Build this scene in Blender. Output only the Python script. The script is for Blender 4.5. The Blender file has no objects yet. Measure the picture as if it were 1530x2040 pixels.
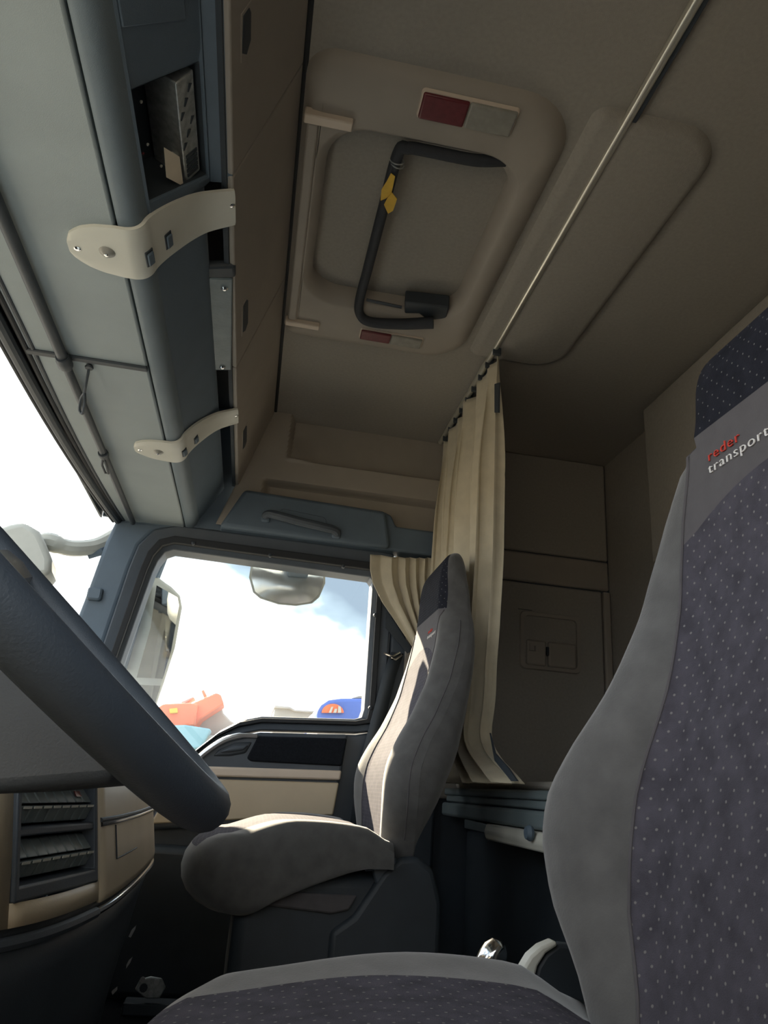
import bpy, bmesh, math, random
from mathutils import Vector, Matrix
random.seed(7)
SC = bpy.context.scene
COL = SC.collection

# ---------------------------------------------------------------- camera
# X = towards the rear of the cab, Y = across to the passenger side, Z = up
FPX = 1453.0
CAM = Vector((0, 0, 0.8))
def _n(v): return v.normalized()
_Y = _n(Vector((485-765, 1560-1020, FPX)))
_Zr = Vector((1058-765, -2740-1020, FPX))
_Z = _n(_Zr - _Y*_Zr.dot(_Y))
_X = _Y.cross(_Z)
ROT = Matrix((_X, _Y, _Z))            # world = ROT @ (right, down, forward)
cd = bpy.data.cameras.new('camera'); cam = bpy.data.objects.new('camera', cd); COL.objects.link(cam)
cd.sensor_fit = 'VERTICAL'; cd.sensor_height = 24; cd.lens = FPX/2040*24; cd.clip_start = 0.01; cd.clip_end = 500
_r, _u, _b = ROT @ Vector((1, 0, 0)), ROT @ Vector((0, -1, 0)), ROT @ Vector((0, 0, -1))
M4 = Matrix.Identity(4)
for i in range(3):
    M4[i][0], M4[i][1], M4[i][2], M4[i][3] = _r[i], _u[i], _b[i], CAM[i]
cam.matrix_world = M4
SC.camera = cam

# ---------------------------------------------------------------- light
w = bpy.data.worlds.new('sky'); SC.world = w; w.use_nodes = True
nt = w.node_tree; nt.nodes.clear()
out = nt.nodes.new('ShaderNodeOutputWorld'); bg = nt.nodes.new('ShaderNodeBackground')
tc = nt.nodes.new('ShaderNodeTexCoord'); mp = nt.nodes.new('ShaderNodeMapping')
mp.inputs['Scale'].default_value = (1, 1, 1.7); mp.inputs['Location'].default_value = (0.35, 0.6, 0.9)
nz = nt.nodes.new('ShaderNodeTexNoise'); nz.inputs['Scale'].default_value = 3.1; nz.inputs['Detail'].default_value = 5; nz.inputs['Roughness'].default_value = .5
rp = nt.nodes.new('ShaderNodeValToRGB')
rp.color_ramp.elements[0].position = .40; rp.color_ramp.elements[0].color = (.115, .145, .175, 1)
rp.color_ramp.elements[1].position = .62; rp.color_ramp.elements[1].color = (1, 1, 1, 1)
e = rp.color_ramp.elements.new(.48); e.color = (.18, .225, .255, 1)
nt.links.new(tc.outputs['Generated'], mp.inputs['Vector']); nt.links.new(mp.outputs['Vector'], nz.inputs['Vector'])
nt.links.new(nz.outputs['Fac'], rp.inputs['Fac']); nt.links.new(rp.outputs['Color'], bg.inputs['Color'])
bg.inputs['Strength'].default_value = 2.3
nt.links.new(bg.outputs['Background'], out.inputs['Surface'])
sl = bpy.data.lights.new('sun', 'SUN'); so = bpy.data.objects.new('sun', sl); COL.objects.link(so)
SUN = Vector((-.31, 1.0, .56)).normalized()
so.rotation_euler = SUN.to_track_quat('Z', 'Y').to_euler(); so.location = SUN*30
sl.energy = 17.0; sl.angle = .01; sl.color = (1, .83, .60)
vs = SC.view_settings
vs.view_transform = 'Standard'; vs.look = 'None'; vs.exposure = 0.92; vs.gamma = 1; vs.use_curve_mapping = False

# ---------------------------------------------------------------- helpers
def at(u, v, **k):
    """3D point on an axis plane seen at pixel (u, v) of the 1530x2040 frame (measuring aid)"""
    d = ROT @ Vector((u-765, v-1020, FPX)); (a, val), = k.items(); i = 'xyz'.index(a)
    return CAM + d*((val-CAM[i])/d[i])
def atp(u, v, p, n):
    d = ROT @ Vector((u-765, v-1020, FPX)); n = Vector(n)
    return CAM + d*((Vector(p)-CAM).dot(n)/d.dot(n))
def lerp(a, b, t): return a+(b-a)*t
def sst(a, b, x):
    t = max(0, min(1, (x-a)/(b-a))); return t*t*(3-2*t)
def interp(tab, x):
    if x <= tab[0][0]: return tab[0][1]
    for (x0, y0), (x1, y1) in zip(tab, tab[1:]):
        if x <= x1:
            return lerp(y0, y1, (x-x0)/(x1-x0))
    return tab[-1][1]
def smooth_tab(tab, n=40, k=3):
    x0, x1 = tab[0][0], tab[-1][0]
    xs = [lerp(x0, x1, i/n) for i in range(n+1)]; ys = [interp(tab, x) for x in xs]
    for _ in range(k):
        ys = [ys[0]]+[(ys[i-1]+2*ys[i]+ys[i+1])/4 for i in range(1, n)]+[ys[-1]]
    return list(zip(xs, ys))

def mk(name, vs_, fs, mat, parent=None, smooth=True, solid=0, bevel=0, seg=2, sub=0, uv=None, ang=35):
    me = bpy.data.meshes.new(name); me.from_pydata([tuple(v) for v in vs_], [], fs); me.update()
    bm = bmesh.new(); bm.from_mesh(me); bmesh.ops.recalc_face_normals(bm, faces=bm.faces); bm.to_mesh(me); bm.free()
    if uv:
        l = me.uv_layers.new(name='uv')
        for lp in me.loops: l.data[lp.index].uv = uv[lp.vertex_index]
    o = bpy.data.objects.new(name, me); COL.objects.link(o)
    if mat: me.materials.append(mat)
    if smooth:
        me.polygons.foreach_set('use_smooth', [True]*len(me.polygons))
    if solid:
        m = o.modifiers.new('solid', 'SOLIDIFY'); m.thickness = solid; m.offset = 0
    if bevel:
        m = o.modifiers.new('bevel', 'BEVEL'); m.width = bevel; m.segments = seg; m.limit_method = 'ANGLE'; m.angle_limit = math.radians(30); m.harden_normals = False
    if sub:
        m = o.modifiers.new('sub', 'SUBSURF'); m.levels = sub; m.render_levels = sub
    if smooth and ang and not sub:
        try: me.set_sharp_from_angle(angle=math.radians(ang))
        except Exception: pass
    if parent:
        o.parent = parent; o.matrix_parent_inverse = Matrix.Translation(-Vector(parent.location)) if parent.type == 'EMPTY' and not parent.get('_local') else Matrix.Identity(4)
    return o
def tag(o, label=None, cat=None, group=None, kind=None):
    if label: o['label'] = label
    if cat: o['category'] = cat
    if group: o['group'] = group
    if kind: o['kind'] = kind
    return o
def thing(name, loc, label, cat, group=None, kind=None, local=False):
    o = bpy.data.objects.new(name, None); COL.objects.link(o); o.location = loc; o.empty_display_size = .05
    if local: o['_local'] = 1
    return tag(o, label, cat, group, kind)
def box(x0, x1, y0, y1, z0, z1):
    v = [(x, y, z) for z in (z0, z1) for y in (y0, y1) for x in (x0, x1)]
    f = [(0, 2, 3, 1), (4, 5, 7, 6), (0, 1, 5, 4), (2, 6, 7, 3), (0, 4, 6, 2), (1, 3, 7, 5)]
    return v, f
def bx(name, x0, x1, y0, y1, z0, z1, mat, parent=None, bevel=.004, seg=2):
    v, f = box(x0, x1, y0, y1, z0, z1); return mk(name, v, f, mat, parent, bevel=bevel, seg=seg)
def join(parts):
    V, F = [], []
    for v, f in parts:
        n = len(V); V += [tuple(p) for p in v]; F += [tuple(i+n for i in q) for q in f]
    return V, F
def prism(pts, d):
    """polygon pts (3D) extruded by vector d"""
    n = len(pts); d = Vector(d)
    V = [Vector(p) for p in pts]+[Vector(p)+d for p in pts]
    F = [tuple(range(n)), tuple(range(2*n-1, n-1, -1))]+[(i, (i+1) % n, n+(i+1) % n, n+i) for i in range(n)]
    return V, F
def tube(path, r, n=10, closed=False):
    P = [Vector(p) for p in path]; m = len(P); V, F = [], []
    rr = r if isinstance(r, (list, tuple)) else [r]*m
    t0 = (P[1]-P[0]).normalized(); up = Vector((0, 0, 1)) if abs(t0.z) < .9 else Vector((1, 0, 0))
    side = t0.cross(up).normalized()
    for i, p in enumerate(P):
        a = P[(i-1) % m] if (i > 0 or closed) else p; b = P[(i+1) % m] if (i < m-1 or closed) else p
        t = (b-a).normalized(); side = (side-t*side.dot(t)).normalized(); nn = side.cross(t)
        for k in range(n):
            c = 2*math.pi*k/n; V.append(p+(side*math.cos(c)+nn*math.sin(c))*rr[i])
    for i in range(m if closed else m-1):
        for k in range(n):
            a = i*n+k; b = i*n+(k+1) % n; c = ((i+1) % m)*n+(k+1) % n; d = ((i+1) % m)*n+k
            F.append((a, b, c, d))
    if not closed:
        F.append(tuple(range(n-1, -1, -1))); F.append(tuple(range((m-1)*n, m*n)))
    return V, F
def curve(pts, n=8):
    """Catmull-Rom through pts"""
    P = [Vector(p) for p in pts]; P = [2*P[0]-P[1]]+P+[2*P[-1]-P[-2]]; o = []
    for i in range(1, len(P)-2):
        for k in range(n):
            t = k/n; a, b, c, d = P[i-1:i+3]
            o.append(.5*((2*b)+(c-a)*t+(2*a-5*b+4*c-d)*t*t+(3*b-a-3*c+d)*t**3))
    o.append(P[-2]); return o
def rrect(x0, x1, y0, y1, r, n=6):
    rs = r if isinstance(r, (list, tuple)) else [r]*4
    P = []
    for (cx, cy, a0), q in zip(((x1, y1, 0), (x0, y1, 90), (x0, y0, 180), (x1, y0, 270)), rs):
        sx = -1 if cx == x1 else 1; sy = -1 if cy == y1 else 1
        for k in range(n+1):
            a = math.radians(a0+90*k/n); P.append((cx+sx*q+q*math.cos(a), cy+sy*q+q*math.sin(a)))
    return P
def loops(LL, cap0=False, cap1=False):
    n = len(LL[0]); V = [Vector(p) for L in LL for p in L]; F = []
    for i in range(len(LL)-1):
        for k in range(n):
            F.append((i*n+k, i*n+(k+1) % n, (i+1)*n+(k+1) % n, (i+1)*n+k))
    if cap0: F.append(tuple(range(n-1, -1, -1)))
    if cap1: F.append(tuple(range((len(LL)-1)*n, len(LL)*n)))
    return V, F
def grid(fn, nu, nv):
    V = [fn(i/nu, j/nv) for j in range(nv+1) for i in range(nu+1)]
    F = [(j*(nu+1)+i, j*(nu+1)+i+1, (j+1)*(nu+1)+i+1, (j+1)*(nu+1)+i) for j in range(nv) for i in range(nu)]
    return V, F
def lathe(profile, origin, axis, n=20):
    axis = Vector(axis).normalized(); up = Vector((0, 0, 1)) if abs(axis.z) < .9 else Vector((1, 0, 0))
    a = axis.cross(up).normalized(); b = axis.cross(a); o = Vector(origin)
    return loops([[o+axis*h+(a*math.cos(2*math.pi*k/n)+b*math.sin(2*math.pi*k/n))*r for k in range(n)] for r, h in profile], True, True)

# ---------------------------------------------------------------- materials
def mat(name, col, rough=.6, metal=0, var=.08, scale=30, bump=0.0, bscale=400, spec=.5, sheen=0, stretch=(1, 1, 1), uvdots=None, dcol=None):
    m = bpy.data.materials.new(name); m.use_nodes = True; t = m.node_tree; b = t.nodes['Principled BSDF']
    b.inputs['Roughness'].default_value = rough; b.inputs['Metallic'].default_value = metal
    b.inputs['Specular IOR Level'].default_value = spec
    if sheen:
        b.inputs['Sheen Weight'].default_value = sheen; b.inputs['Sheen Roughness'].default_value = .5
    c = t.nodes.new('ShaderNodeTexCoord'); mpn = t.nodes.new('ShaderNodeMapping'); mpn.inputs['Scale'].default_value = stretch
    t.links.new(c.outputs['Object'], mpn.inputs['Vector'])
    n1 = t.nodes.new('ShaderNodeTexNoise'); n1.inputs['Scale'].default_value = scale; n1.inputs['Detail'].default_value = 4
    t.links.new(mpn.outputs['Vector'], n1.inputs['Vector'])
    r = t.nodes.new('ShaderNodeValToRGB')
    r.color_ramp.elements[0].position = .3; r.color_ramp.elements[1].position = .7
    r.color_ramp.elements[0].color = tuple(x*(1-var) for x in col)+(1,)
    r.color_ramp.elements[1].color = tuple(min(1, x*(1+var)) for x in col)+(1,)
    t.links.new(n1.outputs['Fac'], r.inputs['Fac']); colout = r.outputs['Color']
    if uvdots:
        s, rad = uvdots
        uvn = t.nodes.new('ShaderNodeUVMap'); uvn.uv_map = 'uv'
        acc = None
        for off in ((0, 0), (.5, .5)):
            a = t.nodes.new('ShaderNodeVectorMath'); a.operation = 'MULTIPLY_ADD'
            a.inputs[1].default_value = (1/s, 1/s, 0); a.inputs[2].default_value = (off[0], off[1], 0)
            f = t.nodes.new('ShaderNodeVectorMath'); f.operation = 'FRACTION'
            d = t.nodes.new('ShaderNodeVectorMath'); d.operation = 'DISTANCE'; d.inputs[1].default_value = (.5, .5, 0)
            q = t.nodes.new('ShaderNodeMapRange'); q.inputs['From Min'].default_value = rad; q.inputs['From Max'].default_value = rad*.6
            t.links.new(uvn.outputs['UV'], a.inputs[0]); t.links.new(a.outputs[0], f.inputs[0]); t.links.new(f.outputs[0], d.inputs[0]); t.links.new(d.outputs['Value'], q.inputs['Value'])
            if acc is None: acc = q.outputs['Result']
            else:
                mx = t.nodes.new('ShaderNodeMath'); mx.operation = 'MAXIMUM'
                t.links.new(acc, mx.inputs[0]); t.links.new(q.outputs['Result'], mx.inputs[1]); acc = mx.outputs[0]
        mixn = t.nodes.new('ShaderNodeMix'); mixn.data_type = 'RGBA'
        t.links.new(acc, mixn.inputs['Factor']); t.links.new(colout, mixn.inputs['A']); mixn.inputs['B'].default_value = tuple(dcol)+(1,)
        colout = mixn.outputs['Result']
    t.links.new(colout, b.inputs['Base Color'])
    if bump:
        n2 = t.nodes.new('ShaderNodeTexNoise'); n2.inputs['Scale'].default_value = bscale; n2.inputs['Detail'].default_value = 3
        t.links.new(c.outputs['Object'], n2.inputs['Vector'])
        bp = t.nodes.new('ShaderNodeBump'); bp.inputs['Strength'].default_value = bump; bp.inputs['Distance'].default_value = .002
        t.links.new(n2.outputs['Fac'], bp.inputs['Height']); t.links.new(bp.outputs['Normal'], b.inputs['Normal'])
    return m
def glass(name, tint=(1, 1, 1), refl=.025):
    m = bpy.data.materials.new(name); m.use_nodes = True; t = m.node_tree; t.nodes.clear()
    o = t.nodes.new('ShaderNodeOutputMaterial'); mx = t.nodes.new('ShaderNodeMixShader'); a = t.nodes.new('ShaderNodeBsdfTransparent'); g = t.nodes.new('ShaderNodeBsdfGlossy')
    a.inputs['Color'].default_value = tuple(tint)+(1,); g.inputs['Roughness'].default_value = .02
    mx.inputs[0].default_value = refl
    t.links.new(a.outputs[0], mx.inputs[1]); t.links.new(g.outputs[0], mx.inputs[2]); t.links.new(mx.outputs[0], o.inputs[0])
    return m
HEAD = mat('headliner_fabric', (.325, .302, .270), .95, var=.05, scale=120, bump=.35, bscale=600, spec=.15)
BEIGE = mat('beige_plastic', (.325, .290, .250), .55, var=.04, scale=12, bump=.12, bscale=700)
BEIGE2 = mat('light_beige_plastic', (.66, .56, .46), .45, var=.04, scale=12, bump=.1, bscale=700)
SAND = mat('sand_dash_plastic', (.56, .47, .335), .42, var=.05, scale=10, bump=.1, bscale=700)
DARK = mat('blue_grey_plastic', (.098, .135, .175), .6, var=.06, scale=14, bump=.2, bscale=800)
SOFF = mat('grey_soffit_plastic', (.315, .36, .37), .6, var=.05, scale=9, bump=.2, bscale=800)
SOFF2 = mat('slate_edge_plastic', (.155, .195, .225), .6, var=.05, scale=9, bump=.2, bscale=800)
BLACK = mat('black_plastic', (.033, .042, .052), .55, var=.1, scale=20, bump=.15, bscale=700)
DGREY = mat('dark_grey_plastic', (.058, .072, .09), .5, var=.08, scale=20, bump=.15, bscale=700)
RUBBER = mat('black_rubber', (.015, .017, .02), .7, var=.1, scale=20)
VELVET = mat('black_felt', (.012, .014, .018), 1, var=.2, scale=200, spec=.1)
PALE = mat('pale_grey_plastic', (.62, .61, .54), .45, var=.03, scale=15, bump=.05, bscale=500)
SILVER = mat('satin_silver', (.62, .62, .62), .32, metal=.85, var=.04, scale=20)
CHROME = mat('chrome', (.8, .8, .8), .12, metal=1, var=.02, scale=20)
ALU = mat('aluminium_rail', (.72, .70, .62), .28, metal=.75, var=.03, scale=20)
CURT = mat('beige_curtain_cloth', (.56, .50, .375), .9, var=.07, scale=26, bump=.25, bscale=900, spec=.1, sheen=.2)
SUEDE = mat('grey_suede', (.113, .110, .108), .9, var=.16, scale=34, bump=.15, bscale=500, spec=.15, sheen=.35)
BAND = mat('grey_smooth_cloth', (.105, .098, .103), .9, var=.06, scale=60, bump=.1, bscale=800, spec=.12, sheen=.1)
DOTS = mat('dotted_purple_grey_cloth', (.075, .070, .086), .9, var=.22, scale=45, bump=.4, bscale=900, spec=.12, uvdots=(.0165, .085), dcol=(.20, .195, .19))
DOTSD = mat('dotted_black_cloth', (.019, .020, .028), .9, var=.2, scale=60, bump=.4, bscale=900, spec=.12, uvdots=(.0165, .07), dcol=(.15, .15, .15))
REDT = mat('red_embroidery', (.62, .05, .03), .7, var=.05)
WHITET = mat('white_embroidery', (.78, .76, .74), .7, var=.03)
REDL = mat('red_lens', (.13, .022, .028), .3, var=.15, scale=90, stretch=(1, 1, 1))
CLEARL = mat('clear_ribbed_lens', (.27, .26, .23), .3, var=.12, scale=60)
YEL = mat('yellow_tag_card', (.75, .47, .06), .7, var=.1, scale=40)
PAPER = mat('cream_paper', (.72, .62, .48), .8, var=.05, scale=30)
STEEL = mat('galvanised_steel', (.45, .47, .46), .4, metal=.6, var=.25, scale=90)
LEATH = mat('teal_grey_leather', (.16, .20, .215), .45, var=.1, scale=30, bump=.5, bscale=120)
BUNK = mat('slate_bunk_plastic', (.17, .21, .22), .4, var=.06, scale=15, bump=.1)
BLACKH = mat('black_bar_foam', (.03, .034, .042), .75, var=.1, scale=40, bump=.3, bscale=300)
CARPET = mat('black_carpet', (.012, .013, .015), 1, var=.3, scale=200, bump=.6, bscale=400, spec=.1)
KERB = mat('convex_mirror_glass', (.75, .76, .74), .22, metal=.7, var=.02)
MIRR = mat('mirror_glass', (.9, .92, .94), .03, metal=1, var=.01)
HOUSE = mat('pale_mirror_housing', (.45, .46, .42), .5, var=.05)
ORANGE = mat('orange_machine_paint', (.80, .20, .09), .5, var=.15, scale=1.5)
MUD = mat('grey_machine_steel', (.42, .39, .34), .7, var=.2, scale=1.2)
BLUEP = mat('blue_tarpaulin', (.10, .17, .50), .5, var=.1, scale=1)
TEAL = mat('teal_machine_paint', (.25, .45, .52), .5, var=.1, scale=1)
SHED = mat('pale_shed_cladding', (.50, .48, .42), .7, var=.08, scale=1)
YARD = mat('pale_gravel', (.22, .215, .20), .95, var=.2, scale=3)
GLASS = glass('window_glass', (.97, .99, 1))

# ================================================================= SETTING
YW, YN = 2.40, -.06          # inner faces of the passenger and driver side walls
ZC, XR = 2.05, 1.22          # ceiling height and rear wall
FLOOR = 0.0
bx('floor', -1.0, XR+.05, YN-.04, YW+.12, -.06, 0, CARPET, bevel=0)['kind'] = 'structure'
tun = bx('floor', -.85, XR, .86, 2.06, 0, .30, CARPET, bevel=.02); tun['kind'] = 'structure'; tun.name = 'floor_engine_tunnel'
# ceiling with the hatch opening
HX0, HX1, HY0, HY1 = .0, .395, 1.10, 1.64
hole = rrect(HX0-.012, HX1+.012, HY0-.012, HY1+.012, .08, 6)
def square_of(P, x0, x1, y0, y1):
    cx, cy = sum(p[0] for p in P)/len(P), sum(p[1] for p in P)/len(P); o = []
    for p in P:
        dx, dy = p[0]-cx, p[1]-cy
        t = min((x1-cx)/dx if dx > 0 else (x0-cx)/dx if dx < 0 else 9e9, (y1-cy)/dy if dy > 0 else (y0-cy)/dy if dy < 0 else 9e9)
        o.append((cx+dx*t, cy+dy*t))
    # pull the nearest samples onto the corners
    for c in ((x0, y0), (x0, y1), (x1, y0), (x1, y1)):
        i = min(range(len(o)), key=lambda k: (o[k][0]-c[0])**2+(o[k][1]-c[1])**2); o[i] = c
    return o
outr = square_of(hole, -.075, XR+.03, YN-.04, YW+.03)
v, f = loops([[(p[0], p[1], ZC+.1) for p in outr], [(p[0], p[1], ZC) for p in outr], [(p[0], p[1], ZC) for p in hole], [(p[0], p[1], ZC+.1) for p in hole], [(p[0], p[1], ZC+.1) for p in outr]])
ceil = mk('ceiling', v, f, HEAD, smooth=False); ceil['kind'] = 'structure'
# moulded pad over the bunk, behind the curtain rail
pad = rrect(.50, .765, .95, 1.80, [.09, .02, .02, .09], 8)
def off(P, d):
    cx = sum(p[0] for p in P)/len(P); cy = sum(p[1] for p in P)/len(P); o = []
    n = len(P)
    for i, p in enumerate(P):
        a, b = P[i-1], P[(i+1) % n]; t = Vector((b[0]-a[0], b[1]-a[1]))
        nn = Vector((t.y, -t.x)).normalized(); o.append((p[0]+nn.x*d, p[1]+nn.y*d))
    return o
v, f = loops([[(p[0], p[1], ZC+.004) for p in off(pad, .012)], [(p[0], p[1], ZC-.004) for p in off(pad, .006)], [(p[0], p[1], ZC-.014) for p in off(pad, -.002)], [(p[0], p[1], ZC-.018) for p in off(pad, -.014)]], False, True)
mk('moulded_pad', v, f, HEAD, ceil)
# rear wall, unseen driver side wall (opening narrowed to dim the seat), front bulkhead
bx('wall_rear', XR, XR+.05, YN-.04, YW+.12, 0, ZC+.1, HEAD, bevel=0)['kind'] = 'structure'
wl = [box(.40, XR, YN-.05, YN, 0, ZC+.1), box(-.62, .40, YN-.05, YN, 1.52, ZC+.1), box(-1.0, .40, YN-.05, YN, 0, .92)]
v, f = join(wl); mk('wall_driver_side', v, f, HEAD, smooth=False)['kind'] = 'structure'
bx('wall_front', -1.03, -.98, YN-.04, YW+.1, 0, .86, BLACK, bevel=0)['kind'] = 'structure'

# sleeper side wall panels (far side, behind the curtain)
sw = bx('wall_sleeper_side', .592, XR, YW+.012, YW+.06, 0, ZC+.1, DGREY, bevel=0); sw['kind'] = 'structure'
for z0, z1, x1 in ((1.659, 2.049, 1.215), (1.545, 1.654, 1.215), (.80, 1.540, 1.186)):
    bx('wall_panel', .592, x1, YW, YW+.03, z0, z1, HEAD if z0 != 1.545 else BEIGE, sw, bevel=.008, seg=3)
bx('corner_strip', 1.189, 1.218, YW-.004, YW+.03, .80, 1.540, BEIGE, sw, bevel=.006)
# moulded pocket with flap on the sleeper wall
tp = thing('wall_pocket', (.985, YW, 1.24), 'beige moulded pocket with split flap on the sleeper side wall', 'pocket')
o_ = rrect(.872, 1.098, 1.232, 1.437, .022); i_ = rrect(.892, 1.080, 1.25, 1.418, .015)
v, f = loops([[(p[0], YW+.002, p[1]) for p in o_], [(p[0], YW-.008, p[1]) for p in off(o_, -.004)], [(p[0], YW-.008, p[1]) for p in off(i_, .003)], [(p[0], YW+.012, p[1]) for p in i_]])
mk('frame', v, f, BEIGE, tp)
bx('back_plate', .885, 1.087, YW+.001, YW+.004, 1.24, 1.425, BEIGE, tp, bevel=0)
bx('flap', .897, .968, YW-.012, YW+.004, 1.247, 1.335, BEIGE, tp, bevel=.012, seg=3)
bx('flap', .975, 1.078, YW-.012, YW+.004, 1.247, 1.335, BEIGE, tp, bevel=.014, seg=3)
bx('latch', .968, .977, YW-.014, YW, 1.285, 1.315, BLACK, tp, bevel=.002)
v, f = tube([(.905, YW-.016, 1.32), (.905, YW-.016, 1.296), (.925, YW-.016, 1.296), (.925, YW-.016, 1.312)], .0025, 6); mk('hook', v, f, BEIGE, tp)
bx('scratch_mark', .868, .92, YW-.001, YW+.002, 1.4395, 1.4415, BLACK, tp, bevel=0)

# overhead locker along the rear wall
cb = thing('overhead_locker', (1.17, 1.0, 1.5), 'beige overhead locker on the rear wall above the bunk', 'locker')
bx('locker_body', 1.145, XR-.001, 0.0, 1.955, 1.50, ZC-.001, HEAD, cb, bevel=.01)
bx('locker_door', 1.13, 1.146, 1.0, 1.95, 1.51, ZC-.012, HEAD, cb, bevel=.006)
bx('locker_door', 1.13, 1.146, .03, .994, 1.51, ZC-.012, HEAD, cb, bevel=.006)

# ---------------------------------------------------------------- passenger side: upper beige moulding
def side_y(x, z):
    L = sst(-.004, .014, x)                       # left frame strip
    y = YW-.035
    up = sst(1.868, 1.892, z)*L                  # upper tray: sunk back
    y += .06*up
    low = sst(1.790, 1.779, z)*sst(-.075, -.045, x)
    y += .048*low
    # rounded lower left corner of the tray
    c = sst(.0, .10, .10-(x-.02))*sst(.14, 0, z-1.865)
    y -= .035*c*L*sst(1.86, 1.89, z)
    return y
def fx(z): return lerp(-.150, -.060, (z-1.748)/.302)
def sg(s, t):
    z = 1.60+(ZC-1.60+.002)*t; x = lerp(fx(z)-.01, .60, s); return (x, side_y(x, z), z)
v, f = grid(sg, 130, 150)
sm = mk('wall_passenger_side', v, f, BEIGE, solid=.006); sm['kind'] = 'structure'
# dark header rail with moulded grab handle
trm = thing('trim_1', (.1, YW, 1.58), 'dark blue grey trim rail over the passenger door', 'trim', kind='structure')
hp = [(-.19, 1.582), (-.128, 1.726), (.365, 1.714), (.385, 1.706), (.404, 1.668), (.60, 1.668), (.60, 1.578)]
v, f = prism([(x, YW-.055, z) for x, z in hp], (0, .075, 0)); mk('rail', v, f, DARK, trm, bevel=.008, seg=3)
hp2 = [(-.19, 1.582), (-.126, 1.724), (.362, 1.712), (.384, 1.60), (.384, 1.579)]
v, f = prism([(x, YW-.075, z) for x, z in hp2], (0, .03, 0)); mk('rail_cover', v, f, DARK, trm, bevel=.014, seg=3)
gh = thing('grab_handle', (.075, YW-.08, 1.61), 'dark moulded grab handle above the passenger window', 'handle')
pth = curve([(-.047, YW-.072, 1.628), (-.035, YW-.088, 1.640), (.0, YW-.098, 1.634), (.075, YW-.102, 1.622), (.15, YW-.098, 1.615), (.19, YW-.088, 1.612), (.203, YW-.072, 1.600)], 6)
v, f = tube(pth, [.012, .0135]+[.0145]*(len(pth)-4)+[.0135, .012], 10); mk('grip', v, f, DGREY, gh)
o_ = rrect(.0, .160, 1.618, 1.664, [.016]*4)
v, f = loops([[(p[0], YW-.0765, p[1]-.08*(p[0]-.08)) for p in o_], [(p[0], YW-.060, p[1]-.08*(p[0]-.08)) for p in off(o_, -.006)]], False, True); mk('finger_recess', v, f, DGREY, gh)
bx('end_mount', -.058, -.028, YW-.085, YW-.07, 1.612, 1.644, DARK, gh, bevel=.008, seg=3)
bx('end_mount', .182, .212, YW-.085, YW-.07, 1.588, 1.622, DARK, gh, bevel=.008, seg=3)

# ---------------------------------------------------------------- passenger door and its window
dw = [(.335, 1.492), (.346, 1.478), (.352, 1.05), (.345, 1.025), (.322, 1.017), (.03, 1.000), (-.03, .984), (-.09, .946), (-.16, .880), (-.25, .800), (-.33, .745), (-.42, .735), (-.468, .76), (-.478, .80), (-.455, .95), (-.425, 1.12), (-.382, 1.42), (-.372, 1.46), (-.355, 1.492), (-.33, 1.505)]
dwo = [(.385, 1.582), (.410, 1.578), (.415, 1.05), (.415, .99), (.33, .975), (.03, .957), (-.05, .935), (-.115, .900), (-.18, .84), (-.26, .76), (-.33, .70), (-.42, .69), (-.51, .70), (-.535, .78), (-.515, .95), (-.49, 1.12), (-.455, 1.42), (-.44, 1.50), (-.40, 1.56), (-.33, 1.585)]
dr = thing('door_1', (0, YW, .2), 'passenger door with grey frame, beige lower panels and large window', 'door', kind='structure')
def ringp(o, i, y0, y1, yi):
    return loops([[(x, y1, z) for x, z in o], [(x, y0, z) for x, z in o], [(x, yi, z) for x, z in i], [(x, y1, z) for x, z in i]])
def mixp(a, b, t): return [(lerp(p[0], q[0], t), lerp(p[1], q[1], t)) for p, q in zip(a, b)]
v, f = ringp(dwo, mixp(dwo, dw, .55), YW-.02, YW+.08, YW-.012); mk('window_surround', v, f, DGREY, dr, bevel=.006, seg=3)
v, f = ringp(mixp(dwo, dw, .52), mixp(dwo, dw, .80), YW-.030, YW+.08, YW-.028); mk('window_seal', v, f, RUBBER, dr, bevel=.006, seg=3)
v, f = ringp(mixp(dwo, dw, .78), dw, YW-.008, YW+.08, YW+.004); mk('glass_channel', v, f, DGREY, dr, bevel=.003)
for u_, v_ in ((385, 1082), (538, 1106), (684, 1128), (748, 1225), (738, 1410)):
    p = at(u_, v_, y=YW-.03); v, f = lathe([(.002, -.006), (.006, -.004), (.0065, 0), (.0065, .01)], (p.x, YW-.030, p.z), (0, 1, 0), 10); mk('seal_clip', v, f, BLACK, dr)
gl = mk('window_1', *prism([(x, YW+.035, z) for x, z in mixp(dwo, dw, .9)], (0, .005, 0)), GLASS, smooth=False); gl['kind'] = 'structure'
# lower door panels
sk = [(.40, .985), (.33, .968), (.03, .95), (-.05, .928), (-.115, .893), (-.18, .83), (-.26, .75), (-.33, .69), (-.52, .68), (-.55, .0), (.45, .0), (.43, .95)]
v, f = prism([(x, YW-.01, z) for x, z in sk], (0, .09, 0)); mk('door_skin', v, f, DGREY, dr, bevel=.006)
ar = [(.30, .965), (.02, .944), (-.06, .922), (-.125, .885), (-.20, .82), (-.24, .70), (-.255, .655), (.275, .715), (.29, .85)]
v, f = prism([(x, YW-.05, z) for x, z in ar], (0, .05, 0)); mk('inner_panel', v, f, DGREY, dr, bevel=.010, seg=3)
bz = [(.297, .952), (.025, .936), (.0, .87), (.013, .862), (.288, .870)]
v, f = prism([(x, YW-.058, z) for x, z in bz], (0, .02, 0)); mk('felt_inset', v, f, VELVET, dr, bevel=.005, seg=2)
hd = curve([(.022, YW-.056, .936), (-.03, YW-.06, .932), (-.075, YW-.06, .915), (-.115, YW-.058, .885), (-.15, YW-.054, .85)], 6)
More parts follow.
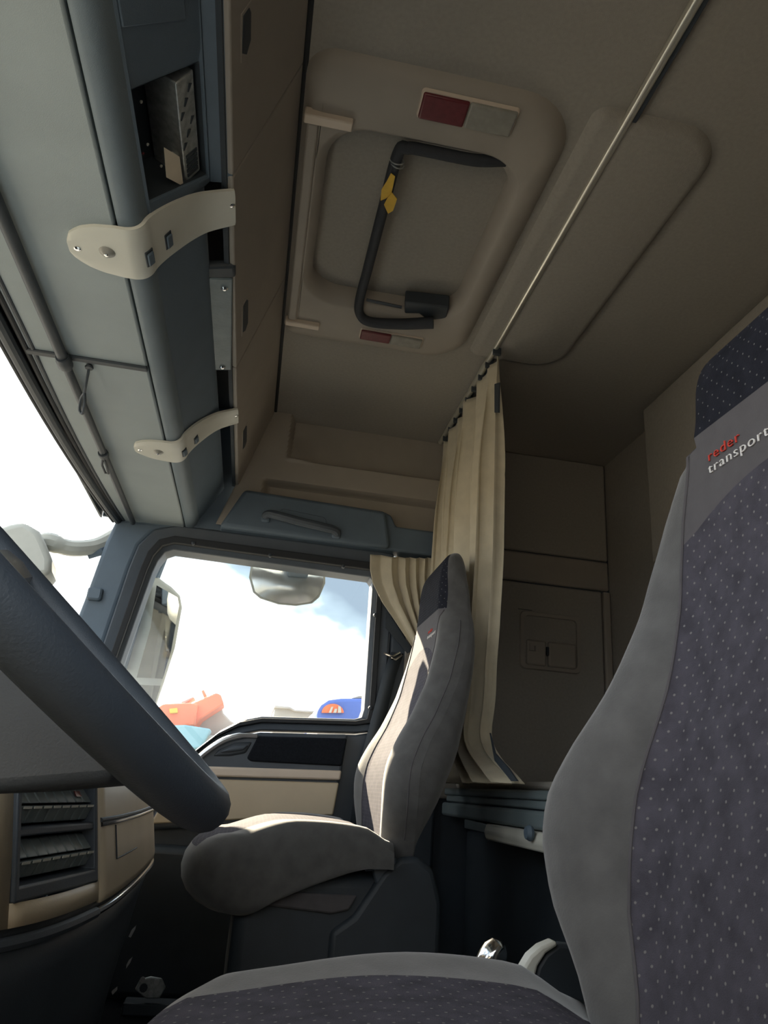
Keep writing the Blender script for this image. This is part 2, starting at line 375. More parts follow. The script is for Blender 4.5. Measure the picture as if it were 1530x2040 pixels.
v, f = tube(hd, [.007]*6+[.009]*(len(hd)-6), 8); mk('silver_trim', v, f, SILVER, dr)
hr_ = [(.010, .918), (-.04, .912), (-.085, .888), (-.10, .868), (-.05, .872), (-.005, .884)]
v, f = prism([(x, YW-.056, z) for x, z in hr_], (0, .02, 0)); mk('handle_recess', v, f, BLACK, dr, bevel=.006, seg=2)
hl_ = [(.0, .908), (-.045, .902), (-.082, .880), (-.05, .884), (-.012, .892)]
v, f = prism([(x, YW-.066, z) for x, z in hl_], (0, .02, 0)); mk('door_handle', v, f, DGREY, dr, bevel=.006, seg=3)
st = [(.288, .857), (-.12, .838), (-.17, .812), (-.12, .810), (.286, .829)]
v, f = prism([(x, YW-.066, z) for x, z in st], (0, .03, 0)); mk('beige_strip', v, f, BEIGE2, dr, bevel=.006, seg=3)
pn = [(.284, .822), (-.14, .802), (-.22, .74), (-.245, .672), (.275, .730)]
v, f = prism([(x, YW-.060, z) for x, z in pn], (0, .03, 0)); mk('beige_panel', v, f, SAND, dr, bevel=.005, seg=2)
bx('door_pocket', -.5, .40, YW-.09, YW-.0, .25, .62, BLACK, dr, bevel=.02)

# B-pillar
pil = thing('trim_2', (.47, YW, .3), 'dark pillar trim between passenger door and sleeper wall', 'trim', kind='structure')
bx('pillar_cover', .418, .60, YW-.012, YW+.08, .20, 1.578, DGREY, pil, bevel=.012, seg=3)
bx('pillar_cloth_strip', .470, .512, YW-.018, YW-.008, .88, 1.40, BEIGE, pil, bevel=.004)
# A-pillar
ap = thing('trim_3', (-.55, YW, .9), 'dark windscreen pillar trim beside the passenger door', 'trim', kind='structure')
apo = [(-.44, 1.586), (-.525, 1.586), (-.545, 1.50), (-.57, 1.30), (-.62, .95), (-.64, .70), (-.52, .70), (-.53, .80), (-.512, .95), (-.487, 1.12), (-.452, 1.42), (-.437, 1.50), (-.40, 1.556), (-.33, 1.586)]
v, f = prism([(x, YW-.015, z) for x, z in apo], (0, .10, 0)); mk('pillar_cover', v, f, DARK, ap, bevel=.014, seg=3)
p = at(188, 1182, y=YW-.03)
v, f = loops([[(p.x+q[0], YW-.013-h, p.z+q[1]) for q in off(rrect(-.024, .024, -.022, .022, .012), -s)] for h, s in ((0, 0), (.016, .002), (.021, .007))], False, True); mk('tweeter_cap', v, f, DARK, ap)

# ================================================================= OVERHEAD CONSOLE
CR = Vector((-.277, 0, 1.588)); LIP = Vector((-.200, 0, 1.738)); FB = Vector((-.151, 0, 1.748)); FT = Vector((-.064, 0, ZC-.001))
oc = thing('overhead_console', (-.3, 1.2, 1.58), 'long blue grey overhead console above the windscreen', 'console')
Y1 = YW-.012
bx('soffit_panel', -.548, -.3055, YN, 1.368, 1.58, 1.61, SOFF, oc, bevel=.004)
bx('soffit_panel', -.548, -.3055, 1.374, Y1, 1.58, 1.61, SOFF, oc, bevel=.004)
bx('soffit_backing', -.572, -.28, YN, Y1, 1.606, 1.64, BLACK, oc, bevel=0)
bx('groove_cover', -.545, -.305, 1.362, 1.380, 1.575, 1.582, BLACK, oc, bevel=.003)
# front face: rounded lip profile, near section closed with a radio bay
roll = [(-.3025, 1.612), (-.3025, 1.585), (-.3005, 1.5815), (-.292, 1.581), (-.286, 1.5815), (-.280, 1.5832), (-.2745, 1.5868), (-.270, 1.592), (-.2665, 1.599), (-.262, 1.6155)]
prof = [(-.2625, 1.6140), (-.24, 1.6557), (-.22, 1.6924), (-.205, 1.7195), (-.1995, 1.731), (-.198, 1.739), (-.204, 1.748)]
V = [(x, y, z) for y in (YN, Y1) for x, z in roll]; n = len(roll); mk('edge_roll', V, [(i, i+1, n+i+1, n+i) for i in range(n-1)], SOFF2, oc, ang=80)
YB = .985
def plan_off(y): return 0
V = []; F = []
NY = 2
for j, y in enumerate((YB, Y1)):
    V += [(x, y, z) for x, z in prof]
n = len(prof); F = [(i, i+1, n+i+1, n+i) for i in range(n-1)]
mk('shelf_lip', V, F, DARK, oc, ang=80)
bx('shelf_floor', -.57, -.258, YB, Y1, 1.640, 1.646, BLACK, oc, bevel=0)
bx('shelf_back', -.578, -.572, YN, Y1, 1.58, ZC, BLACK, oc, bevel=0)
bx('shelf_roof', -.578, -.10, YN, Y1, ZC-.01, ZC+.05, BLACK, oc, bevel=0)
bx('shelf_end', -.57, -.155, Y1-.006, Y1+.004, 1.585, ZC, DARK, oc, bevel=0)
# near console face plane CR..FB with radio bay hole
dn = Vector((.479, 0, .878)); dn.normalize(); fn_ = Vector((dn.z, 0, -dn.x))   # outward normal
def cface(u_, v_):
    p = atp(u_, v_, CR, fn_); return (p.y, (p-CR).dot(dn))
LN = .183
def CP(y, s, d=0): return Vector((CR.x, y, CR.z))+dn*s+fn_*d
bay = [cface(*q) for q in ((252, 190), (290, 408), (418, 345), (410, 118))]
by0 = min(b[0] for b in bay); 
ys = [YN, .40, .44, .50, .56, .60, .64, .70, .76, .80, .84, .88, .92, .96, YB+.02]
# outline polygons in (y, s)
hole_ = [(bay[0][0], .022), (bay[1][0], .024), (bay[2][0], LN-.030), (bay[3][0], LN-.030)]
hole_ = [(max(.55, hole_[0][0]), .036), (hole_[1][0], .036), (hole_[2][0], LN-.006), (max(.60, hole_[3][0]), LN-.006)]
outb = [(YN, .031), (YB+.02, .031), (YB+.02, LN), (YN, LN)]
v, f = prism([CP(YN, LN-.002), CP(YB+.02, LN-.002), FB+Vector((0, YB+.02, .004)), FB+Vector((0, YN, .004))], (-.004, 0, .010)); mk('console_filler', v, f, DARK, oc, bevel=.002)
def dens(P, k=5):
    o = []
    for i in range(len(P)):
        a, b = P[i], P[(i+1) % len(P)]
        o += [(lerp(a[0], b[0], t/k), lerp(a[1], b[1], t/k)) for t in range(k)]
    return o
def bow(y): return .004*math.sin(max(0, min(1, (y-.1)/.9))*math.pi)
ho, hi = dens(outb), dens(hole_)
v, f = loops([[CP(y, s, -.03) for y, s in ho], [CP(y, s) for y, s in ho], [CP(y, s, .003) for y, s in mixp(ho, hi, .8)], [CP(y, s, .001) for y, s in mixp(ho, hi, .97)], [CP(y, s, -.004) for y, s in hi]])
mk('radio_console_face', v, f, DARK, oc, bevel=.002)
v, f = loops([[CP(y, s, -.003) for y, s in hi], [CP(y, s, -.075) for y, s in mixp(hi, [(sum(p[0] for p in hi)/len(hi), LN*.5)]*len(hi), .06)]], False, True)
mk('radio_bay', v, f, BLACK, oc)
# second compartment lid nearer the driver
q0, q1, q2, q3 = [cface(*q) for q in ((212, -20), (230, 58), (400, 10), (385, -90))]
v, f = prism([CP(max(.2, y), s, .001) for y, s in ((q0[0]-.05, .036), (q1[0], .036), (q2[0], LN-.035), (q3[0]-.05, LN-.035))], fn_*.004); mk('compartment_lid', v, f, DARK, oc, bevel=.0025)
# fascia doors above
fdn = (FT-FB).normalized(); ffn = Vector((fdn.z, 0, -fdn.x)); FL = (FT-FB).length
def FP(y, s, d=0): return Vector((FB.x, y, FB.z))+fdn*s+ffn*d
cuts = [YN, .985, 1.60, Y1]
for a, b in zip(cuts, cuts[1:]):
    v, f = prism([FP(a+.0015, 0), FP(b-.0015, 0), FP(b-.0015, FL-.004), FP(a+.0015, FL-.004)], -ffn*.012)
    o = mk('fascia_door', v, f, BEIGE, oc, bevel=.004, seg=3)
v, f = prism([FP(YN, -.004, -.010), FP(Y1, -.004, -.010), FP(Y1, FL+.012, -.010), FP(YN, FL+.012, -.010)], -ffn*.01); mk('fascia_backing', v, f, BLACK, oc)
v, f = tube([FP(YN, FL+.004, .002), FP(Y1, FL+.004, .002)], .006, 8); mk('ceiling_seal', v, f, RUBBER, oc)
v, f = tube(curve([FP(Y1-.004, FL+.004, .002), FP(Y1-.012, FL*.6, .006), FP(Y1-.016, 0, .004)], 5), .006, 8); mk('end_seal', v, f, RUBBER, oc)
for (ua, va), (ub, vb) in (((490, 22), (490, 108)), ((488, 602), (488, 658)), ((487, 853), (487, 890))):
    a = atp(ua, va, FB, ffn); b = atp(ub, vb, FB, ffn); s = (a-FB).dot(fdn); w_ = .030
    sh = [(a.y, s-w_/2+.004), (b.y-.012, s-w_/2), (b.y, s), (b.y-.014, s+w_/2), (a.y+.01, s+w_/2), (a.y, s+w_/2-.006)]
    v, f = prism([FP(y, t, .0018) for y, t in sh], -ffn*.008); mk('door_slot', v, f, BLACK, oc, bevel=.001)
    sh2 = [(a.y-.006, s-w_/2-.002), (b.y+.002, s-w_/2-.003), (b.y+.010, s), (b.y, s+w_/2+.004), (a.y-.006, s+w_/2+.004)]
    v, f = prism([FP(y, t, .0008) for y, t in sh2], -ffn*.004); mk('slot_rim', v, f, BEIGE, oc, bevel=.001)

# radio chassis and paper inside the bay
rc = thing('radio_chassis', CP(.90, .10, -.05), 'bare metal radio chassis inside the overhead console bay', 'radio')
ca = [cface(*q) for q in ((345, 135), (372, 360), (402, 322), (388, 125))]
cy0, cy1 = hole_[3][0]+.01, hole_[2][0]-.012
v, f = prism([CP(cy0, LN-.052, -.070), CP(cy1, LN-.052, -.070), CP(cy1, LN-.014, -.070), CP(cy0, LN-.014, -.070)], fn_*.062); mk('case', v, f, STEEL, rc, bevel=.002)
for k in range(5):
    y = lerp(cy0, cy1, .72+.05*k); v, f = prism([CP(y, LN-.046, -.0085), CP(y+.006, LN-.046, -.0085), CP(y+.006, LN-.020, -.0085), CP(y, LN-.020, -.0085)], fn_*.002); mk('vent_slot', v, f, BLACK, rc)
for k in range(6):
    y = lerp(cy0, cy1, .08+.1*k); s = LN-.026-.010*(k % 3); v, f = prism([CP(y, s, -.0085), CP(y+.012, s-.004, -.0085), CP(y+.013, s-.002, -.0085), CP(y+.003, s+.006, -.0085)], fn_*.0015); mk('spring_clip', v, f, BLACK, rc)
for k in range(2):
    y = cy1-.02-.03*k; v, f = prism([CP(y, LN-.051, -.03), CP(y+.012, LN-.051, -.03), CP(y+.012, LN-.056, -.03), CP(y, LN-.056, -.03)], fn_*.012); mk('connector', v, f, PALE if k else BLACK, rc)
pb = [atp(u_, v_, CR-fn_*.006, fn_) for u_, v_ in ((326, 293), (357, 312), (365, 371), (331, 353))]
v, f = prism(pb, fn_*.0008); mk('paper_note', v, f, PAPER, smooth=False); tag(bpy.data.objects['paper_note'], 'torn cream paper note stuck in the overhead radio bay', 'paper')
for u_, v_, m_ in ((280, 202, PALE), (293, 287, PALE), (284, 305, REDL), (320, 330, PALE)):
    c = atp(u_, v_, CR-fn_*.03, fn_); v, f = lathe([(.002, 0), (.0025, .002), (.001, .003)], c, fn_, 8); mk('pilot_lamp', v, f, m_, rc)

# light bars wrapping the console
def light_bar(yc, yf, lab, sc):
    t = thing('light_bar', (-.33, yc, 1.57), lab, 'lamp', 'light bars on the overhead console')
    path = [(-.384, 1.578), (-.360, 1.578), (-.330, 1.578), (-.30, 1.578), (-.286, 1.5788), (-.2745, 1.5835), (-.2665, 1.593), (-.2605, 1.609), (-.243, 1.643), (-.220, 1.685), (-.198, 1.716), (-.174, 1.736), (-.150, 1.750)]
    hw = [(0, .014), (.015, .028), (.04, .036), (.08, .046), (.14, .054), (.24, .059), (.4, .060), (.62, .055), (.85, .046), (1, .042)]
    P = curve([(x, 0, z) for x, z in path], 5); L = [0]
    for a, b in zip(P, P[1:]): L.append(L[-1]+(b-a).length)
    TOT = L[-1]; K = 8
    def sect(i, d):
        a, b = P[max(0, i-1)], P[min(len(P)-1, i+1)]; tt = (b-a).normalized(); nn = Vector((tt.z, 0, -tt.x)); s = L[i]/TOT
        yy = lerp(yc, yf, sst(.40, 1, s)); h = interp(hw, s)
        return [Vector((P[i].x, yy+h*(2*k/K-1), P[i].z))+nn*d for k in range(K+1)]
    V, F = [], []
    for i in range(len(P)):
        top = sect(i, .007); bot = sect(i, -.002)
        top[0] += (bot[0]-top[0])*.35; top[-1] += (bot[-1]-top[-1])*.35
        V += top+bot[::-1]
    m = 2*(K+1)
    for i in range(len(P)-1):
        for k in range(m): F.append((i*m+k, i*m+(k+1) % m, (i+1)*m+(k+1) % m, (i+1)*m+k))
    F += [tuple(range(m-1, -1, -1)), tuple(range((len(P)-1)*m, len(P)*m))]
    mk('cover', V, F, PALE, t, ang=50)
    def pt(s, dy, d):
        i = min(range(len(P)), key=lambda k: abs(L[k]/TOT-s)); a, b = P[max(0, i-1)], P[min(len(P)-1, i+1)]; tt = (b-a).normalized(); nn = Vector((tt.z, 0, -tt.x))
        return Vector((P[i].x, lerp(yc, yf, sst(.40, 1, s))+dy, P[i].z))+nn*d, nn, tt
    c, nn, tt = pt(.05, 0, .006); v, f = lathe([(.0055, -.002), (.0055, .002), (.003, .003)], c, nn, 10); mk('screw', v, f, CHROME, t)
    c, nn, tt = pt(.19, -.004, .006); v, f = lathe([(.013, -.002), (.013, .001), (.010, .004), (.004, .006)], c, nn, 16); lm = mk('lamp_lens', v, f, CLEARL, t); v, f = lathe([(.003, .004), (.0035, .008), (.002, .009)], c, nn, 8); mk('lamp_tip', v, f, CHROME, lm)
    for s in (.375, .53):
        c, nn, tt = pt(s, .012, .007); yv = Vector((0, 1, 0))
        def rb(a, b, d0, d1): return prism([c+tt*x+yv*y+nn*d0 for x, y in ((-a, -b), (a, -b), (a, b), (-a, b))], nn*(d1-d0))
        v, f = rb(.0085, .018, -.002, .0012); q = mk('switch', v, f, BLACK, t, bevel=.002)
        v, f = rb(.0065, .014, .001, .005); mk('rocker', v, f, DARK, q, bevel=.002)
    c, nn, tt = pt(.985, -.012, .006); v, f = lathe([(.005, -.002), (.005, .002), (.003, .003)], c, nn, 10); mk('screw', v, f, CHROME, t)
    return t
light_bar(1.012, 1.055, 'pale light bar around the console beside the open radio bay', 1)
light_bar(1.772, 1.85, 'pale light bar around the console nearest the passenger door', 1)

# leather pouch hung in the shelf gap
pc = thing('document_pouch', (-.17, 1.25, 1.70), 'grey leather pouch with press studs in the overhead shelf', 'pouch')
PA = Vector((-.196, 0, 1.735)); PN = Vector((.22, 0, -1)).normalized()
pp_ = [atp(u_, v_, PA, PN) for u_, v_ in ((409, 555), (464, 556), (461, 738), (425, 738))]
v, f = prism(pp_, -PN*.008); mk('leather_sheet', v, f, LEATH, pc, bevel=.003)
for u_, v_ in ((447, 574), (443, 731)):
    c = atp(u_, v_, PA, PN); v, f = lathe([(.0075, -.001), (.0075, .002), (.004, .005), (.002, .0055)], c, PN, 12); mk('press_stud', v, f, CHROME, pc)
pr = [atp(u_, v_, PA, PN) for u_, v_ in ((404, 532), (470, 530), (471, 556), (408, 556))]
v, f = prism(pr, -PN*.02); mk('pouch_roll', v, f, BLACK, pc, bevel=.008, seg=3)

# roller blind rod with pull cords
bl = thing('blind_rod', (-.467, 1.2, 1.565), 'long dark roller blind rod under the grey console soffit', 'rod')
v, f = tube([(-.467, YN+.01, 1.567), (-.467, 1.366, 1.567)], .0105, 12); mk('rod', v, f, BLACK, bl)
v, f = tube([(-.467, 1.376, 1.567), (-.4665, Y1-.03, 1.567)], .009, 12); mk('rod', v, f, BLACK, bl)
v, f = lathe([(.013, -.02), (.015, -.008), (.015, .012), (.011, .022)], (-.467, 1.372, 1.566), (0, 1, 0), 14); mk('joint', v, f, BLACK, bl)
pcd = thing('pull_cord', (-.43, 1.40, 1.50), 'black pull cord with loop hanging beside the blind rod', 'cord')
a = at(178, 731, z=1.575); b = at(161, 822, x=a.x-.03)
v, f = tube(curve([a, lerp(a, b, .3)+Vector((0, 0, -.006)), lerp(a, b, .55)], 5), .0028, 6); mk('cord', v, f, BLACK, pcd)
m_ = lerp(a, b, .55); dv = (b-m_); sd = dv.cross(Vector((.2, 1, 0))).normalized()*.008
v, f = tube(curve([m_, m_+dv*.4+sd, m_+dv*.9+sd*.9, m_+dv, m_+dv*.9-sd*.9, m_+dv*.4-sd, m_], 5), .0032, 6); mk('loop', v, f, BLACK, pcd)
v, f = lathe([(.008, -.004), (.009, 0), (.006, .004)], a, (0, 0, 1), 10); mk('cord_anchor', v, f, BLACK, pcd)
hk = thing('rod_hook', (-.467, 1.86, 1.54), 'small black hook loop on the far half of the blind rod', 'hook')
h0 = Vector((-.467, 1.82, 1.560))
v, f = tube([h0+Vector((0, .0, 0)), h0+Vector((.006, .03, -.012)), h0+Vector((.004, .075, -.016)), h0+Vector((-.006, .085, -.012)), h0+Vector((-.008, .04, -.008)), h0], .0032, 6); mk('hook_loop', v, f, BLACK, hk)
v, f = lathe([(.0125, -.01), (.0135, 0), (.0125, .01)], h0+Vector((0, 0, .006)), (0, 1, 0), 12); mk('hook_ring', v, f, BLACK, hk)

# windscreen header rails and the windscreen
hd_ = thing('trim_4', (-.57, 1.2, 1.58), 'dark windscreen header rail with double groove', 'trim', kind='structure')
def wx(y): return -.572+.049*max(0, (y-1.35)/1.05)**2.2
yy = [YN+(Y1-YN)*k/24 for k in range(25)]
for dx, dz, r, m in ((.004, 0, .013, BLACK), (.030, .004, .006, RUBBER), (.044, .004, .005, BLACK), (-.010, -.004, .006, RUBBER)):
    v, f = tube([(wx(y)+dx*(1 if dx < .02 else lerp(1, .5, max(0, (y-1.35)/1.05))), y, 1.577+dz) for y in yy], r, 10); mk('header_strip', v, f, m, hd_)
def wsg(s, t):
    y = lerp(YN, YW+.02, s); x0 = wx(y)-.012; return (x0-.30*t-.03*math.sin(t*math.pi), y, 1.60-.78*t)
v, f = grid(wsg, 24, 10); ws = mk('window_2', v, f, GLASS); ws['kind'] = 'structure'

# ================================================================= ROOF HATCH
rh = thing('roof_hatch', (.2, 1.38, 2.02), 'beige roof hatch with padded panel in the headliner', 'hatch')
oo = rrect(-.050, .462, .955, 1.835, [.11, .03, .05, .11], 8); ii = rrect(HX0, HX1, HY0, HY1, .085, 8); im = rrect(HX0-.016, HX1+.016, HY0-.016, HY1+.016, .095, 8)
v, f = loops([[(p[0], p[1], ZC+.003) for p in off(oo, .012)], [(p[0], p[1], ZC-.010) for p in off(oo, .004)], [(p[0], p[1], ZC-.024) for p in off(oo, -.012)], [(p[0], p[1], ZC-.026) for p in off(oo, -.03)], [(p[0], p[1], ZC-.026) for p in off(im, .006)], [(p[0], p[1], ZC-.022) for p in im], [(p[0], p[1], ZC-.006) for p in ii], [(p[0], p[1], ZC+.05) for p in ii]])
mk('hatch_frame', v, f, BEIGE, rh, ang=60)
hp_ = rrect(HX0-.01, HX1+.01, HY0-.01, HY1+.01, .085, 8)
v, f = loops([[(p[0], p[1], ZC+.06) for p in hp_], [(p[0], p[1], ZC+.032) for p in hp_], [(p[0], p[1], ZC+.026) for p in off(hp_, -.03)]], True, True); mk('hatch_panel', v, f, HEAD, rh)
bx('blind_guide', -.054, .042, 1.062, 1.084, ZC-.040, ZC-.018, BEIGE2, rh, bevel=.003)
bx('blind_guide', -.054, .042, 1.748, 1.768, ZC-.040, ZC-.018, BEIGE2, rh, bevel=.003)
bx('side_strip', -.048, -.024, 1.086, 1.746, ZC-.034, ZC-.02, BEIGE, rh, bevel=.005, seg=3)
for u_, v_ in ((1040, 362), (922, 608)):
    c = at(u_, v_, z=ZC-.014); bx('clip_slot', c.x-.003, c.x+.003, c.y-.016, c.y+.016, ZC-.020, ZC-.008, BLACK, rh, bevel=.002)
bar = thing('hatch_bar', (.2, 1.4, 2.0), 'black foam covered pull bar across the roof hatch', 'bar')
zb = ZC-.020
P = curve([(.365, 1.104, ZC-.006), (.30, 1.106, zb), (.20, 1.107, zb), (.160, 1.110, zb), (.143, 1.130, zb), (.140, 1.30, zb), (.138, 1.50, zb), (.136, 1.62, zb-.006), (.146, 1.668, zb-.014), (.178, 1.682, zb-.022), (.26, 1.668, zb-.022), (.345, 1.640, zb-.020)], 6)
v, f = tube(P, [.0125]*(len(P)-18)+[lerp(.0125, .0165, k/17) for k in range(18)], 12); mk('grip_bar', v, f, BLACKH, bar)
def slab(px, z, th): return prism([at(u_, v_, z=z) for u_, v_ in px], (0, 0, th))
v, f = slab(((970, 288), (1022, 298), (1018, 315), (985, 312)), ZC-.010, .025); mk('bar_mount', v, f, BLACK, bar, bevel=.004)
v, f = slab(((806, 602), (895, 612), (888, 640), (860, 645), (835, 625), (806, 625)), ZC-.022, .04); mk('bar_mount', v, f, BLACK, bar, bevel=.004)
v, f = tube([at(730, 597, z=ZC-.01), at(800, 612, z=ZC-.01)], .004, 6); mk('gas_strut', v, f, DGREY, bar)
tg = thing('yellow_tag', (.15, 1.25, 2.0), 'torn yellow cardboard tag tied to the hatch pull bar', 'tag')
v, f = slab(((779, 345), (787, 352), (783, 372), (779, 388), (768, 396), (758, 400), (760, 378), (770, 362)), zb-.016, .0015); mk('tag_card', v, f, YEL, tg)
v, f = slab(((781, 384), (791, 397), (783, 420), (773, 426), (765, 408), (771, 396)), zb-.019, .0015); mk('tag_card', v, f, YEL, tg)
for k in range(2):
    c = at(791, 320+6*k, z=zb); v, f = tube([c+Vector((.0145*math.cos(a), .004*math.sin(a*1.0+k), .0145*math.sin(a))) for a in [2*math.pi*j/16 for j in range(16)]], .0016, 6, True); mk('wire_tie', v, f, STEEL, tg)
def roof_lamp(px, lab):
    t = thing('roof_lamp', at(*px[0], z=ZC-.03), lab, 'lamp', 'red and clear lamps on the hatch frame')
    A, B, C_, D_ = [at(*q, z=ZC-.028) for q in px]
    x0, x1 = (A.x+D_.x)/2, (B.x+C_.x)/2; y0, y1 = (A.y+B.y)/2, (C_.y+D_.y)/2; xm = lerp(x0, x1, .49)
    rr = rrect(x0-.002, x1+.002, y0-.002, y1+.002, .006, 4)
    v, f = loops([[(p[0], p[1], ZC-.024) for p in off(rr, .002)], [(p[0], p[1], ZC-.030) for p in rr]], False, True); mk('lamp_base', v, f, BEIGE2, t)
    bx('red_lens', x0, xm-.0005, y0, y1, ZC-.036, ZC-.027, REDL, t, bevel=.004, seg=3)
    bx('clear_lens', xm+.0005, x1, y0, y1, ZC-.036, ZC-.027, CLEARL, t, bevel=.004, seg=3)
roof_lamp(((840, 185), (1030, 215), (1020, 268), (835, 235)), 'larger red and clear roof lamp on the near end of the hatch frame')
roof_lamp(((720, 658), (843, 672), (838, 690), (716, 674)), 'narrow red and clear roof lamp on the far end of the hatch frame')

# ================================================================= CURTAINS
rl = thing('curtain_rail', (.555, 1.2, 2.03), 'shiny aluminium curtain rail running across the headliner', 'rail')
v, f = tube([(.555, YN, ZC-.016), (.555, YW-.02, ZC-.016)], .0098, 12); mk('rail', v, f, ALU, rl)
bx('rail_track', .562, .576, YN, YW-.02, ZC-.014, ZC+.0, DGREY, rl, bevel=.002)
cu = thing('sleeper_curtain', (.56, 2.05, .85), 'beige gathered sleeper curtain hanging behind the passenger seat', 'curtain')
edge = smooth_tab([(.835, 1.56), (.86, 1.62), (.90, 1.76), (.95, 1.84), (1.05, 1.775), (1.2, 1.742), (1.4, 1.715), (2.04, 1.717)], 60, 2)
def cg(s, t):
    z = lerp(2.028, .842, t); ye = interp(edge, z)+.034*sst(.95, 1.15, z); y0 = ye; y1 = lerp(2.375, 2.33, t)
    ph = (6.3*s+.22*math.sin(6*s+.5)-.22*math.sin(.5))*2*math.pi
    a = .010+.020*sst(0, .3, t)
    x = .565+a*math.sin(ph+.8*math.sin(3*t)*sst(0, .2, s))+.010*math.sin(s*23+4*t)*sst(0, .2, s)
    y = lerp(y0, y1, s)+.012*math.sin(2*ph+1)*sst(0, .15, t)
    if t < .02: z -= 0
    return (x, y, z-.012*abs(math.sin(ph/2))*(1-sst(0, .05, t)))
v, f = grid(cg, 150, 60); mk('cloth', v, f, CURT, cu, solid=.002)
for k in range(9):
    y = 1.735+.072*k; bx('curtain_hook', .548, .572, y, y+.010, ZC-.040, ZC-.012, BLACK, cu, bevel=.002)
c = at(990, 790, x=.560); v, f = prism([at(985, 765, x=.553), at(994, 762, x=.553), at(993, 822, x=.553), at(985, 822, x=.553)], (.004, 0, 0)); mk('hook_tape', v, f, BLACK, cu)
v, f = prism([at(u_, v_, x=.545) for u_, v_ in ((975, 1460), (985, 1500), (1012, 1530), (1030, 1556), (1018, 1556), (985, 1515))], (.004, 0, 0)); mk('hook_tape', v, f, BLACK, cu)
sc_ = thing('window_curtain', (.45, YW-.04, 1.25), 'short beige curtain tied back beside the passenger window', 'curtain')
def scg(s, t):
    xl = interp([(0, .322), (.15, .325), (.3, .338), (.5, .375), (.75, .44), (1, .505)], t); xr = lerp(.56, .56, t)
    z = lerp(1.555, 1.235, t)-.0*s; ph = (5.6*s**1.7)*2*math.pi
    return (lerp(xl, xr, s)+.004*math.sin(2*ph), YW-.052+.012*math.sin(ph+1.5*t)-.01*sst(.2, .6, t)*(1-s), z+.018*(1-t)*(s*s)+.006*math.sin(ph)*(1-t))
v, f = grid(scg, 80, 30); mk('cloth', v, f, CURT, sc_, solid=.002)
tri = [at(u_, v_, y=YW-.035) for u_, v_ in ((770, 1215), (822, 1295), (812, 1302), (768, 1250))]
v, f = prism(tri, (0, .003, 0)); mk('tie_strap', v, f, BLACK, sc_)
# seat belt
sb = thing('seat_belt', (.44, YW-.04, .7), 'black seat belt strap hanging from the pillar behind passenger seat', 'seat belt')
cl_ = [at(u_, v_, y=YW-.045) for u_, v_ in ((792, 1300), (776, 1345), (757, 1420), (738, 1490), (722, 1560), (712, 1640))]
V = []; 
for q in cl_: V += [q+Vector((-.022, 0, 0)), q+Vector((.022, .006, 0))]
mk('strap', V, [(2*i, 2*i+1, 2*i+3, 2*i+2) for i in range(len(cl_)-1)], BLACK, sb, solid=.002)
c = at(785, 1306, y=YW-.05); v, f = tube([c+Vector((-.035, 0, .004)), c+Vector((-.005, -.004, -.004)), c+Vector((.018, -.004, .012)), c+Vector((.026, 0, .004)), c+Vector((.006, 0, -.012)), c+Vector((-.01, 0, -.010))], .0035, 6); mk('guide_loop', v, f, CHROME, sb)

# ================================================================= SEATS
XB = smooth_tab([(-.02, .302), (.03, .298), (.08, .290), (.13, .286), (.17, .290), (.22, .312), (.27, .342), (.35, .376), (.44, .398), (.50, .408), (.56, .412), (.62, .412), (.66, .418), (.685, .43), (.70, .455)], 72, 2)
XCt = smooth_tab([(-.02, .318), (.05, .335), (.13, .350), (.2, .366), (.27, .386), (.35, .402), (.44, .408), (.5, .408), (.56, .406), (.62, .408), (.66, .416), (.685, .43), (.70, .455)], 72, 2)
XBK = smooth_tab([(-.02, .36), (.05, .40), (.1, .425), (.2, .468), (.28, .485), (.4, .500), (.5, .500), (.57, .492), (.63, .487), (.67, .482), (.69, .472), (.70, .462)], 72, 3)
WD = smooth_tab([(-.02, .205), (.03, .232), (.08, .276), (.13, .292), (.18, .288), (.24, .262), (.30, .244), (.38, .232), (.44, .218), (.49, .192), (.525, .160), (.56, .148), (.61, .145), (.65, .142), (.675, .130), (.69, .108), (.70, .07)], 144, 2)
HTOP = .70
